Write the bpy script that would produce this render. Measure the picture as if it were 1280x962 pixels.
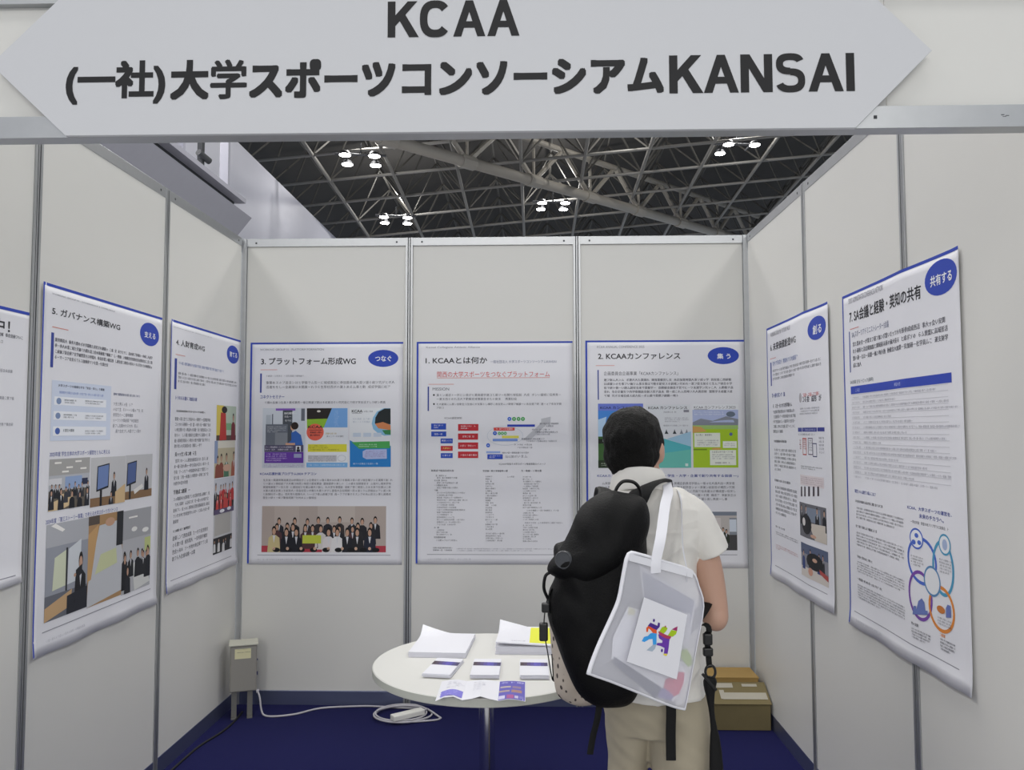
import bpy, bmesh, math, random
from mathutils import Vector, Matrix, noise
for o in list(bpy.data.objects): bpy.data.objects.remove(o)
S=bpy.context.scene; COL=S.collection; R=math.radians
# ---------------------------------------------------------------- camera, world, lights, exposure
cam=bpy.data.cameras.new('camera'); cam.sensor_width=36; cam.lens=1009.2/1280*36; cam.clip_end=300
co=bpy.data.objects.new('camera',cam); COL.objects.link(co); S.camera=co
co.location=(1.7243,-4.7079,1.5656)
co.rotation_euler=(Matrix.Rotation(.02699,3,'Z')@Matrix.Rotation(R(90)+.05784,3,'X')@Matrix.Rotation(-.00177,3,'Z')).to_euler()
W=bpy.data.worlds.new('world'); S.world=W; W.use_nodes=True
W.node_tree.nodes['Background'].inputs[0].default_value=(.80,.88,1,1); W.node_tree.nodes['Background'].inputs[1].default_value=.39
S.view_settings.view_transform='Standard'; S.view_settings.look='None'; S.view_settings.gamma=1; S.view_settings.use_curve_mapping=False
S.view_settings.exposure=0.0
def hall_lamp(x,y,z,p,size=2.2):
    l=bpy.data.lights.new('hall_lamp','AREA'); l.energy=p; l.size=size; l.color=(1,.975,.93)
    o=bpy.data.objects.new('hall_lamp',l); COL.objects.link(o); o.location=(x,y,z)
for x in (-5,1.5,8):
    for y,p in ((-34,860),(-29,590),(-24.5,430),(-20,260),(-13,60),(-6.5,95),(.5,280),(7.6,360)): hall_lamp(x,y,9.6,p)
# ---------------------------------------------------------------- materials
def lin(h):
    if not isinstance(h,str): return (*h,1)
    c=[int(h[i:i+2],16)/255 for i in (0,2,4)]
    return (*[v/12.92 if v<=.04045 else ((v+.055)/1.055)**2.4 for v in c],1)
def mat(name,col,rough=.6,metal=0,bump=0,bscale=60,var=0,vscale=8,spec=.5,emit=0,sheen=0):
    m=bpy.data.materials.new(name); m.use_nodes=True; nt=m.node_tree; b=nt.nodes['Principled BSDF']
    c=lin(col); b.inputs['Base Color'].default_value=c; b.inputs['Roughness'].default_value=rough; b.inputs['Metallic'].default_value=metal
    b.inputs['Specular IOR Level'].default_value=spec
    if sheen: b.inputs['Sheen Weight'].default_value=sheen
    if emit: b.inputs['Emission Color'].default_value=c; b.inputs['Emission Strength'].default_value=emit
    if var or bump:
        tc=nt.nodes.new('ShaderNodeTexCoord')
    if var:
        n=nt.nodes.new('ShaderNodeTexNoise'); n.inputs['Scale'].default_value=vscale; n.inputs['Detail'].default_value=4; nt.links.new(tc.outputs['Object'],n.inputs['Vector'])
        r=nt.nodes.new('ShaderNodeMapRange'); r.inputs[3].default_value=1-var; r.inputs[4].default_value=1+var; nt.links.new(n.outputs['Fac'],r.inputs[0])
        h=nt.nodes.new('ShaderNodeHueSaturation'); h.inputs['Color'].default_value=c; nt.links.new(r.outputs[0],h.inputs['Value']); nt.links.new(h.outputs[0],b.inputs['Base Color'])
    if bump:
        n=nt.nodes.new('ShaderNodeTexNoise'); n.inputs['Scale'].default_value=bscale; n.inputs['Detail'].default_value=5; nt.links.new(tc.outputs['Object'],n.inputs['Vector'])
        u=nt.nodes.new('ShaderNodeBump'); u.inputs['Strength'].default_value=bump; u.inputs['Distance'].default_value=.01; nt.links.new(n.outputs['Fac'],u.inputs['Height']); nt.links.new(u.outputs[0],b.inputs['Normal'])
    return m
PC={}
def pm(h):
    if h not in PC: PC[h]=mat('print_ink',h,.55,spec=.3)
    return PC[h]
M=dict(
 panel=mat('white_melamine','dcdbd6',.42,bump=.05,bscale=14,var=.015,vscale=2),
 alu=mat('brushed_aluminium','b4b6b8',.38,.75,var=.06,vscale=30),
 groove=mat('dark_groove','3a3c40',.6,.2),
 alur=mat('rail_aluminium_blue_reflection','7c83a2',.36,.8),  # aluminium with the carpet's blue reflection put into its base colour
 carpet=mat('blue_needle_carpet','10124a',.95,bump=.5,bscale=420,var=.16,vscale=160,spec=.15,sheen=.03),
 concrete=mat('hall_floor_concrete','b4b4b4',.7,var=.05),
 paper=mat('poster_paper','e8e8ed',.5,var=.01,spec=.35),
 board=mat('sign_board_white','d0d1d4',.45,spec=.35),
 ink=mat('black_lettering','1d1d1f',.5),
 hallwall=mat('hall_wall_white','dcdce8',.5,var=.05,vscale=.4),
 gallery=mat('gallery_grey','9c9ca6',.6,var=.03),
 gdark=mat('gallery_shadow_gap','35373a',.7),
 deck=mat('roof_deck_dark','454341',.9,var=.25,vscale=.6),
 pipe=mat('roof_pipe_grey','8c8a86',.5,.1),
 pipe2=mat('roof_pipe_far','55534f',.6,.1),
 tpipe=mat('truss_chord_grey','a8a298',.5),
 lamp=mat('lamp_lens_lit',(1,.98,.94),.5,emit=20),
 lampb=mat('lamp_housing','55565a',.5),
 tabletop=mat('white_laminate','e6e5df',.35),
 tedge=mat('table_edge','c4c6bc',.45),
 chrome=mat('chrome','d8d8da',.12,1),
 sheet=mat('white_paper','eeeef4',.55,spec=.3),
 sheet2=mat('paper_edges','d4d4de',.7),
 boxgrey=mat('powder_coated_grey','96938c',.5,var=.02),
 boxdark=mat('bracket_grey','7c7b77',.5,.3),
 cream=mat('light_grey_hood','c2c1b4',.6),
 cable=mat('white_cable','b9b7bd',.5),
 bcable=mat('black_cable','15151a',.6),
 card=mat('cardboard','a98a50',.8,var=.06,vscale=20),
 card2=mat('cardboard_dull','776b48',.75,var=.08,vscale=16),
 tape=mat('packing_tape','b5b0a2',.18),
 skin=mat('skin','c09985',.5,var=.05,vscale=12,bump=.04,bscale=300),
 hair=mat('black_hair','070605',.62,bump=.7,bscale=260,var=.3,vscale=90,spec=.22),
 shirt=mat('white_cotton_pique','e4e1db',.85,bump=.08,bscale=500,var=.01,sheen=.2),
 chino=mat('beige_chino','a39a86',.85,bump=.15,bscale=500,var=.05,vscale=10,sheen=.1),
 pack=mat('black_nylon','040405',.6,bump=.25,bscale=260,var=.2,vscale=30,spec=.2),
 pack2=mat('black_webbing','070708',.6,bump=.3,bscale=700,spec=.3),
 plast=mat('black_plastic','101012',.35),
 rubber=mat('grey_rubber','3c3e42',.42),
 shoe=mat('dark_leather','241c18',.4), sole=mat('shoe_sole','141414',.8),
 hem=mat('white_tote_hem','e4e4ea',.8,var=.01), pouch=mat('beige_cotton','c9bfb0',.9,bump=.2,bscale=400),
 white=mat('eye_white','e8e4de',.3), iris=mat('eye_iris','1a120e',.2), lip=mat('lips','a8685c',.5),
)
def mesh_fabric():
    m=bpy.data.materials.new('white_mesh_fabric'); m.use_nodes=True; nt=m.node_tree; b=nt.nodes['Principled BSDF']; out=nt.nodes['Material Output']
    b.inputs['Base Color'].default_value=lin('eeeef6'); b.inputs['Roughness'].default_value=.85
    tr=nt.nodes.new('ShaderNodeBsdfTransparent'); tl=nt.nodes.new('ShaderNodeBsdfTranslucent'); tl.inputs[0].default_value=lin('eeeef6')
    a=nt.nodes.new('ShaderNodeMixShader'); a.inputs[0].default_value=.2; nt.links.new(b.outputs[0],a.inputs[1]); nt.links.new(tl.outputs[0],a.inputs[2])
    x=nt.nodes.new('ShaderNodeMixShader'); x.inputs[0].default_value=.46; nt.links.new(tr.outputs[0],x.inputs[1]); nt.links.new(a.outputs[0],x.inputs[2]); nt.links.new(x.outputs[0],out.inputs[0]); return m
M['meshfab']=mesh_fabric()
# ---------------------------------------------------------------- builders
class MB:
    def __init__(s): s.v=[]; s.f=[]; s.mi=[]; s.m=0
    def add(s,vs,fs):
        n=len(s.v); s.v+= [tuple(v) for v in vs]; s.f+=[tuple(i+n for i in f) for f in fs]; s.mi+=[s.m]*len(fs); return s
    def box(s,a,b,rot=0,piv=None):
        x0,y0,z0=a;x1,y1,z1=b; vs=[Vector(p) for p in ((x0,y0,z0),(x1,y0,z0),(x1,y1,z0),(x0,y1,z0),(x0,y0,z1),(x1,y0,z1),(x1,y1,z1),(x0,y1,z1))]
        if rot:
            c=Vector(piv) if piv else (Vector(a)+Vector(b))/2; m=Matrix.Rotation(rot,3,'Z'); vs=[m@(v-c)+c for v in vs]
        return s.add(vs,[(0,3,2,1),(4,5,6,7),(0,1,5,4),(1,2,6,5),(2,3,7,6),(3,0,4,7)])
    def rings(s,rs,cap=True,close=False):
        n=len(rs[0]); vs=[p for r in rs for p in r]; fs=[]
        for k in range(len(rs)-1+(1 if close else 0)):
            k2=(k+1)%len(rs)
            for i in range(n): j=(i+1)%n; fs.append((k*n+i,k*n+j,k2*n+j,k2*n+i))
        if cap and not close: fs.append(tuple(range(n-1,-1,-1))); fs.append(tuple((len(rs)-1)*n+i for i in range(n)))
        return s.add(vs,fs)
    def tube(s,pts,r,n=8,rs=None,flat=None,up=None,close=False,round_=False):
        pts=[Vector(p) for p in pts]; out=[]; ref=Vector(up) if up else None; u=None
        for i,p in enumerate(pts):
            a=pts[(i-1)%len(pts)] if (i or close) else p; b=pts[(i+1)%len(pts)] if (i<len(pts)-1 or close) else p
            t=(b-a).normalized()
            if ref is not None: u=ref-t*ref.dot(t)
            elif u is None: u=t.orthogonal()
            else: u=u-t*u.dot(t)
            if u.length<1e-6: u=t.orthogonal()
            u=u.normalized(); w=t.cross(u)
            ri=rs[i] if rs else r
            ra,rb=(ri if isinstance(ri,tuple) else (ri,ri)) if flat is None else flat
            out.append([p+u*ra*math.cos(q)+w*rb*math.sin(q) for q in [2*math.pi*(k+(.5 if n==4 else 0))/n for k in range(n)]])
        if round_:
            def capr(ring,nx):
                c=sum(ring,Vector())/n; t=(c-sum(nx,Vector())/n).normalized(); rr=(ring[0]-c).length; 
                return [[c+(q-c)*math.cos(a)+t*rr*math.sin(a) for q in ring] for a in (R(35),R(62),R(82))]
            h=capr(out[0],out[1]); e=capr(out[-1],out[-2]); out=h[::-1]+out+e
        return s.rings(out,True,close)
    def lathe(s,prof,c=(0,0,0),n=48):
        rs=[[Vector(c)+Vector((r*math.cos(2*math.pi*k/n),r*math.sin(2*math.pi*k/n),z)) for k in range(n)] for r,z in prof]
        return s.rings(rs)
    def ell(s,c,r,rot=None,n=20,m=12):
        rs=[]
        for k in range(1,m):
            a=math.pi*k/m-math.pi/2
            ring=[Vector((r[0]*math.cos(a)*math.cos(2*math.pi*i/n),r[1]*math.cos(a)*math.sin(2*math.pi*i/n),r[2]*math.sin(a))) for i in range(n)]
            rs.append([(rot@q if rot else q)+Vector(c) for q in ring])
        return s.rings(rs)
    def prism(s,poly,h,axis=1):  # poly in the two other axes, h=(lo,hi)
        def P(p,t): return (p[0],t,p[1]) if axis==1 else ((p[0],p[1],t) if axis==2 else (t,p[0],p[1]))
        n=len(poly); vs=[P(p,h[0]) for p in poly]+[P(p,h[1]) for p in poly]
        return s.add(vs,[tuple(range(n)),tuple(range(2*n-1,n-1,-1))]+[(i,i+n,(i+1)%n+n,(i+1)%n) for i in range(n)])
    def build(s,name,mats,parent=None,smooth=False,bevel=0,loc=None):
        me=bpy.data.meshes.new(name); org=Vector(loc) if loc is not None else Vector((0,0,0))
        me.from_pydata([Vector(v)-org for v in s.v],[],s.f); me.update()
        if not isinstance(mats,(list,tuple)): mats=[mats]
        for m in mats: me.materials.append(m)
        if any(s.mi): me.polygons.foreach_set('material_index',s.mi)
        bm=bmesh.new(); bm.from_mesh(me); bmesh.ops.recalc_face_normals(bm,faces=bm.faces); bm.to_mesh(me); bm.free()
        if smooth: me.polygons.foreach_set('use_smooth',[True]*len(me.polygons))
        o=bpy.data.objects.new(name,me); COL.objects.link(o)
        if loc is not None: o.location=loc
        if bevel:
            b=o.modifiers.new('b','BEVEL'); b.width=bevel; b.segments=2; b.limit_method='ANGLE'
        if smooth=='auto':
            o.modifiers.new('e','EDGE_SPLIT').split_angle=R(40)
        if parent: par(o,parent)
        return o
def par(o,p):
    o.parent=p; bpy.context.view_layer.update() if False else None
    o.matrix_parent_inverse=INV.get(p.name,Matrix.Identity(4))
INV={}
def tag(o,label,cat,group=None,kind=None):
    if label: o['label']=label
    if cat: o['category']=cat
    if group: o['group']=group
    if kind: o['kind']=kind
    return o
def empty(name,loc,label=None,cat=None,group=None,kind=None,rz=0):
    o=bpy.data.objects.new(name,None); COL.objects.link(o); o.location=loc; o.rotation_euler=(0,0,rz); o.empty_display_size=.1
    INV[o.name]=(Matrix.Translation(Vector(loc))@Matrix.Rotation(rz,4,'Z')).inverted()   # children are given in world coordinates
    return tag(o,label,cat,group,kind)
def root_inv(o): INV[o.name]=Matrix.Translation(o.location).inverted(); return o
def remesh(mb,name,mats,parent,vox,smooth=6,fn=None,fac=.5):
    o=mb.build('tmp',mats); md=o.modifiers.new('r','REMESH'); md.mode='VOXEL'; md.voxel_size=vox; md.use_smooth_shade=True
    sm=o.modifiers.new('s','SMOOTH'); sm.factor=fac; sm.iterations=smooth
    dg=bpy.context.evaluated_depsgraph_get(); me=bpy.data.meshes.new_from_object(o.evaluated_get(dg)); me.name=name
    bpy.data.objects.remove(o)
    if fn:
        ns=[v.normal.copy() for v in me.vertices]
        for v,n in zip(me.vertices,ns): v.co=fn(v.co,n)
        me.update()
    if not me.materials:
        me.materials.append(mats if not isinstance(mats,list) else mats[0])
    me.polygons.foreach_set('use_smooth',[True]*len(me.polygons))
    q=bpy.data.objects.new(name,me); COL.objects.link(q)
    if parent: par(q,parent)
    return q
def catmull(pts,k=6,closed=True):
    pts=[Vector(p) for p in pts]; n=len(pts); out=[]
    for i in range(n if closed else n-1):
        g=lambda j: pts[j%n] if closed else pts[max(0,min(n-1,j))]
        a,b,c,d=g(i-1),g(i),g(i+1),g(i+2)
        for t in [q/k for q in range(k)]:
            out.append(.5*((2*b)+(c-a)*t+(2*a-5*b+4*c-d)*t*t+(3*b-a-3*c+d)*t**3))
    if not closed: out.append(pts[-1])
    return out
# text: the built-in font (with its Japanese glyphs), turned into mesh and fitted to a box on its sheet
TC={}
def text2d(body,w):
    if (body,w) in TC: return TC[body,w]
    c=bpy.data.curves.new('t','FONT'); c.body=body; c.resolution_u=3; c.offset=w
    o=bpy.data.objects.new('t',c); COL.objects.link(o); dg=bpy.context.evaluated_depsgraph_get()
    me=bpy.data.meshes.new_from_object(o.evaluated_get(dg)); bpy.data.objects.remove(o); bpy.data.curves.remove(c)
    vs=[(v.co.x,v.co.y) for v in me.vertices]; fs=[tuple(p.vertices) for p in me.polygons]; bpy.data.meshes.remove(me)
    x0=min(v[0] for v in vs);x1=max(v[0] for v in vs);y0=min(v[1] for v in vs);y1=max(v[1] for v in vs)
    TC[body,w]=([((x-x0)/(x1-x0),(y1-y)/(y1-y0)) for x,y in vs],fs); return TC[body,w]
POOL='大学スポーツの価値を高める学生企業連携事業運営委員会安全支援地域社会活動研究開催参加加盟賛助役員関西未来創造育成人財形成構築にはがでとしたいてるこれまれらすコンソーシアムプラットフォーム'
GC={}
def glyph(ch):
    if ch not in GC:
        c=bpy.data.curves.new('t','FONT'); c.body=ch; c.resolution_u=1; o=bpy.data.objects.new('t',c); COL.objects.link(o)
        me=bpy.data.meshes.new_from_object(o.evaluated_get(bpy.context.evaluated_depsgraph_get())); bpy.data.objects.remove(o); bpy.data.curves.remove(c)
        GC[ch]=([(v.co.x,.82-v.co.y) for v in me.vertices],[tuple(p.vertices) for p in me.polygons]); bpy.data.meshes.remove(me)
    return GC[ch]
class Art:
    """flat printed shapes on a sheet: points (u right, v down), each layer a hair above the last"""
    def __init__(s,place): s.pl=place; s.v=[]; s.f=[]; s.mi=[]; s.cols=[]; s.lay=1
    def _c(s,c):
        if c not in s.cols: s.cols.append(c)
        return s.cols.index(c)
    def raw(s,pts,fs,c,l=None):
        n=len(s.v); l=s.lay if l is None else l; s.v+=[s.pl(u,v,l) for u,v in pts]; s.f+=[tuple(n+i for i in f) for f in fs]; s.mi+=[s._c(c)]*len(fs)
    def poly(s,pts,c): s.raw(pts,[tuple(range(len(pts)))],c)
    def rect(s,x0,y0,x1,y1,c,l=None):
        nx=max(1,int(abs(x1-x0)/.02)); ny=max(1,int(abs(y1-y0)/.05))
        pts=[(x0+(x1-x0)*i/nx,y0+(y1-y0)*j/ny) for j in range(ny+1) for i in range(nx+1)]
        s.raw(pts,[(j*(nx+1)+i,j*(nx+1)+i+1,(j+1)*(nx+1)+i+1,(j+1)*(nx+1)+i) for j in range(ny) for i in range(nx)],c,l)
    def ell(s,x0,y0,x1,y1,c,n=28):
        cx,cy,a,b=(x0+x1)/2,(y0+y1)/2,(x1-x0)/2,(y1-y0)/2; m=max(1,int(max(abs(a),abs(b))/.012))
        pts=[(cx+a*q/m*math.cos(2*math.pi*k/n),cy+b*q/m*math.sin(2*math.pi*k/n)) for q in range(1,m+1) for k in range(n)]
        s.raw(pts,[tuple(range(n))]+[((q-1)*n+k,(q-1)*n+(k+1)%n,q*n+(k+1)%n,q*n+k) for q in range(1,m) for k in range(n)],c)
    def ring(s,x0,y0,x1,y1,c,w,n=32):
        cx,cy,a,b=(x0+x1)/2,(y0+y1)/2,(x1-x0)/2,(y1-y0)/2
        pts=[(cx+(a-q)*math.cos(2*math.pi*k/n),cy+(b-q)*math.sin(2*math.pi*k/n)) for q in (0,w) for k in range(n)]
        s.raw(pts,[(k,(k+1)%n,n+(k+1)%n,n+k) for k in range(n)],c)
    def text(s,x0,y0,x1,y1,c,body,w):
        vs,fs=text2d(body,0); r=w*abs(y1-y0); l=s.lay; m=0 if w<.012 else (5 if w<.03 else 12)
        for k in range(max(1,m)):
            du=dv=0
            if m: q=max(abs(math.cos(2*math.pi*(k+.5)/m)),abs(math.sin(2*math.pi*(k+.5)/m))); du,dv=r*math.cos(2*math.pi*(k+.5)/m)/q,r*math.sin(2*math.pi*(k+.5)/m)/q
            s.raw([(x0+r+u*(x1-x0-2*r)+du,y0+r+v*(y1-y0-2*r)+dv) for u,v in vs],fs,c,l+k*.04)
    def greek(s,x0,y0,x1,y1,c,n,last,rag,bold,rnd):
        """lines of print too small to read: Japanese letters in running order"""
        p=max(.005,(y1-y0)/n if n>1 else (y1-y0)/.72)
        for k in range(n):
            h=p*.72; y=y0+k*(y1-y0)/n+(p*.1 if n>1 else 0); L=(x1-x0)*(last if k==n-1 else 1)
            if rag: L=(x1-x0)*rnd.uniform(.42,.95)
            x=x0
            while x<x0+L-h*.5:
                if rnd.random()<.05: x+=h*.7; continue
                vs,fs=glyph(rnd.choice(POOL))
                for d in ((0,.05) if bold else (0,)): s.raw([(x+(u+d)*h,y+v*h) for u,v in vs],fs,c,s.lay+d)
                x+=h*1.02
    def build(s,name,parent=None,local=True,mats=None):
        me=bpy.data.meshes.new(name); me.from_pydata(s.v,[],s.f); me.update()
        for c in s.cols: me.materials.append(pm(c))
        me.polygons.foreach_set('material_index',s.mi)
        o=bpy.data.objects.new(name,me); COL.objects.link(o)
        if parent:
            o.parent=parent
            if not local: o.matrix_parent_inverse=INV.get(parent.name,Matrix.Identity(4))
        return o
POSTERS={
'P3':('back',0.049,2.095,0.907,1.298,[
('T','header_lettering',(57,36,437,48),'8c8c96','WORKING GROUP 01 : PLATFORM FORMATION',0.0),
('T','title_lettering',(64,90,627,133),'2a2a30','3. プラットフォーム形成WG',0.02),
('R','rule',(62,160,161,163),'d98a80'),
('E','badge',(700,46,879,147),'2f49b4'),
('T','badge_lettering',(742,81,838,115),'f2f3f6','つなぐ',0.02),
('R','rule',(60,183,70,297),'3a4a9c'),
('G','body_text',(94,193,326,205),'8c8c96',1,1.0,0,0),
('G','body_text',(95,227,852,279),'5c5c66',2,0.97,0,0),
('T','heading_lettering',(63,311,206,331),'3a4a9c','コネクトセミナー',0.02),
('G','body_text',(87,348,805,364),'5c5c66',1,1.0,0,0),
('R','flyer',(79,388,332,739),'d4dbe4'),
('R','flyer',(156,390,272,403),'8a5cc0'),
('R','flyer',(99,428,128,533),'b9c2cc'),
('R','flyer',(134,423,141,489),'6d7480'),
('R','flyer',(198,401,255,605),'50565e'),
('R','flyer',(307,391,328,463),'6a6f7a'),
('R','flyer',(98,483,228,608),'6f7682'),
('R','flyer',(154,533,228,608),'8b9199'),
('P','flyer',[(250,533),(276,521),(307,546),(320,605),(218,605),(251,577)],'3c6cbe'),
('E','flyer',(245,482,271,520),'d9a98c'),
('E','flyer',(248,470,292,514),'2e2320'),
('R','flyer',(217,593,273,605),'d9a98c'),
('G','flyer',(205,410,272,450),'f2f3f6',2,0.7,0,1),
('G','flyer',(211,456,264,468),'f2f3f6',1,1.0,0,0),
('G','flyer',(107,494,216,533),'d5d8dd',4,0.6,0,0),
('R','flyer',(92,605,323,645),'57546f'),
('G','flyer',(95,611,263,640),'e8e6f2',2,1.0,0,0),
('R','flyer',(278,610,307,645),'eceef2'),
('E','flyer',(284,614,300,630),'3a3030'),
('R','flyer',(282,630,303,645),'2c2f3a'),
('R','flyer',(93,646,324,710),'6a3fa8'),
('G','flyer',(102,653,224,702),'d9c8f0',4,0.7,0,0),
('R','flyer',(267,656,312,679),'9fa3c8'),
('G','flyer',(90,718,328,736),'a07fb8',2,1.0,0,0),
('R','flyer.1',(340,388,586,735),'edf0f5'),
('P','flyer.1',[(340,389),(489,389),(472,450),(341,454)],'2a2422'),
('P','flyer.1',[(341,454),(472,450),(442,503),(342,508)],'93c23a'),
('P','flyer.1',[(489,389),(581,389),(582,502),(442,502)],'7db0ea'),
('E','flyer.1',(400,401,422,413),'e8e4da'),
('E','flyer.1',(340,480,442,579),'ee6a55'),
('T','flyer.1',(349,491,436,507),'2a2a30','KCAA',0.03),
('R','flyer.1',(356,516,430,519),'2a2a30'),
('G','flyer.1',(360,524,429,557),'2a2a30',2,0.8,0,1),
('G','flyer.1',(502,403,527,498),'b9d2f4',9,1.0,0,0),
('G','flyer.1',(451,533,526,544),'b8a040',1,1.0,0,0),
('G','flyer.1',(451,549,562,560),'5c5c66',1,1.0,0,0),
('R','flyer.1',(349,600,579,645),'e3de42'),
('G','flyer.1',(354,605,572,639),'6a6428',3,0.9,1,0),
('R','flyer.1',(350,664,520,701),'cfcfd6'),
('G','flyer.1',(353,668,515,704),'6a6a72',4,1.0,0,0),
('C','flyer.1',(525,664,574,701),'b8bcc6',2),
('R','flyer.1',(342,708,584,735),'7db8ec'),
('G','flyer.1',(352,717,564,728),'d4e8fa',1,1.0,0,0),
('R','flyer.2',(593,388,839,733),'eef1f4'),
('P','flyer.2',[(835,390),(794,390),(754,410),(732,445),(725,480),(734,513),(765,539),(800,551),(837,548)],'8fc3e4'),
('P','flyer.2',[(835,392),(800,392),(765,411),(746,445),(743,480),(836,484)],'232a2c'),
('P','flyer.2',[(743,481),(790,471),(836,488),(837,519),(764,508)],'d98a5a'),
('P','flyer.2',[(786,519),(837,516),(837,545),(804,543)],'3f8a52'),
('T','flyer.2',(606,399,670,415),'2a2a30','KCAA',0.03),
('R','flyer.2',(608,418,666,420),'5c5c66'),
('G','flyer.2',(676,404,728,415),'8c8c96',1,1.0,0,0),
('G','flyer.2',(613,445,720,480),'c0c8d4',2,1.0,0,0),
('R','flyer.2',(615,534,661,557),'d2dfee'),
('R','flyer.2',(676,534,722,557),'d2dfee'),
('R','flyer.2',(736,534,782,557),'d2dfee'),
('P','flyer.2',[(596,576),(615,587),(838,611),(839,733),(598,734)],'2b84ce'),
('P','flyer.2',[(606,588),(831,583),(834,624),(651,627)],'4fae5a'),
('G','flyer.2',(646,598,757,620),'d8f0d8',2,1.0,0,0),
('P','flyer.2',[(673,642),(695,631),(814,630),(815,685),(696,688),(674,677)],'bcc6ec'),
('G','flyer.2',(685,639,806,679),'8a70b0',4,1.0,0,0),
('G','flyer.2',(617,709,758,721),'cfe4f6',1,1.0,0,0),
('T','heading_lettering',(68,764,402,781),'3a4a9c','KCAA応援計画プログラム2024 チアコン',0.02),
('G','body_text',(87,801,844,924),'5c5c66',6,0.42,0,0),
('H','photo',(84,961,813,1227),'group'),
('R','rule',(61,1242,840,1245),'8c8c96'),
('G','body_text',(61,1265,326,1276),'c2c3ca',1,1.0,0,0),
],),
'P1':('back',1.036,2.095,0.916,1.295,[
('T','header_lettering',(56,27,373,41),'8c8c96','Kansai Collegiate Athletic Alliance',0.0),
('T','title_lettering',(53,90,415,130),'2a2a30','1. KCAAとは何か',0.02),
('T','subtitle_lettering',(435,110,821,128),'6a7190','一般社団法人 大学スポーツコンソーシアムKANSAI',0.0),
('T','red_lettering',(121,175,782,210),'d0403a','関西の大学スポーツをつなぐプラットフォーム',0.004),
('R','rule',(121,212,782,215),'d98a80'),
('R','rule',(71,249,220,252),'d98a80'),
('R','rule',(66,264,74,407),'3a4a9c'),
('T','heading_lettering',(95,270,192,287),'555a66','MISSION',0.0),
('E','body_text',(97,308,108,319),'2a2a30'),
('E','body_text',(98,361,108,372),'2a2a30'),
('G','body_text',(117,304,847,351),'5c5c66',2,0.64,0,0),
('G','body_text',(117,359,843,400),'5c5c66',2,0.07,0,0),
('T','diagram',(166,442,267,455),'5c5c66','KCAA運営体制',0.0),
('R','diagram',(87,480,175,516),'2f52bc'),
('R','diagram',(88,527,176,556),'2f52bc'),
('R','diagram',(143,568,214,596),'2f52bc'),
('R','diagram',(144,653,214,682),'2f52bc'),
('R','diagram',(144,611,214,640),'c4303a'),
('R','diagram',(245,484,364,523),'c4303a'),
('R','diagram',(245,539,362,575),'c4303a'),
('R','diagram',(245,591,363,629),'c4303a'),
('R','diagram',(245,644,363,682),'c4303a'),
('G','diagram',(103,486,160,511),'f2f3f6',2,0.5,0,0),
('G','diagram',(105,537,158,549),'f2f3f6',1,1.0,0,0),
('G','diagram',(149,575,207,587),'f2f3f6',1,1.0,0,0),
('G','diagram',(155,619,202,631),'f0e070',1,1.0,0,0),
('G','diagram',(154,661,204,673),'f2f3f6',1,1.0,0,0),
('G','diagram',(261,491,348,516),'f2f3f6',2,0.55,0,0),
('G','diagram',(270,551,338,563),'f2f3f6',1,1.0,0,0),
('G','diagram',(256,605,352,617),'f2f3f6',1,1.0,0,0),
('G','diagram',(258,659,351,671),'f2f3f6',1,1.0,0,0),
('P','diagram',[(625,576),(731,478),(731,454),(786,442),(783,496),(764,485),(668,576)],'c3c4ca'),
('C','diagram',(415,496,625,609),'c6d0da',2),
('C','diagram',(534,443,557,466),'3a6ad0',8),
('C','diagram',(561,443,584,466),'4aa85a',8),
('C','diagram',(588,443,610,466),'4aa85a',8),
('C','diagram',(613,443,636,466),'4aa85a',8),
('R','diagram',(533,487,694,500),'3046b6'),
('R','diagram',(454,505,576,522),'d94a44'),
('G','diagram',(467,508,565,519),'f2f3f6',1,1.0,0,0),
('C','diagram',(449,526,472,549),'3a6ad0',8),
('C','diagram',(478,529,495,548),'6ab87a',6),
('C','diagram',(495,529,513,548),'6ab87a',6),
('C','diagram',(513,529,530,548),'6ab87a',6),
('R','diagram',(502,552,600,566),'e6de62'),
('R','diagram',(448,570,593,584),'7c9ce0'),
('C','diagram',(410,596,432,620),'3a6ad0',8),
('R','diagram',(410,642,492,653),'9db4e8'),
('R','diagram',(417,660,506,688),'2f4fbe'),
('G','diagram',(428,665,496,683),'f2f3f6',2,0.5,0,0),
('G','diagram',(721,477,838,488),'5a5a66',1,1.0,0,0),
('G','diagram',(677,512,782,523),'5a5a66',1,1.0,0,0),
('G','diagram',(694,526,829,537),'5a5a66',1,1.0,0,0),
('G','diagram',(616,566,751,577),'5a5a66',1,1.0,0,0),
('G','diagram',(572,599,686,610),'5a5a66',1,1.0,0,0),
('G','diagram',(502,646,664,657),'5a5a66',1,1.0,0,0),
('G','diagram',(747,492,803,503),'8c8c96',1,1.0,0,0),
('G','diagram',(703,539,777,550),'8c8c96',1,1.0,0,0),
('G','diagram',(642,579,821,590),'8c8c96',1,1.0,0,0),
('G','diagram',(590,616,677,627),'8c8c96',1,1.0,0,0),
('G','diagram',(520,666,581,683),'8c8c96',1,1.0,0,0),
('G','diagram',(590,663,651,683),'8c8c96',1,1.0,0,0),
('T','diagram',(485,710,755,722),'5c5c66','KCAAが目指す大学スポーツ推進事業のイメージ',0.0),
('G','body_text',(88,749,223,762),'55555f',1,1,0,1),
('G','body_text',(389,751,535,763),'55555f',1,1,0,1),
('G','body_text',(613,750,735,763),'55555f',1,1,0,1),
('G','body_text',(106,779,179,790),'5c5c66',1,1,0,1),
('G','body_text',(121,792,239,803),'5c5c66',1,1,0,0),
('G','body_text',(106,807,180,818),'5c5c66',1,1,0,1),
('G','body_text',(121,821,240,832),'5c5c66',1,1,0,0),
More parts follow.
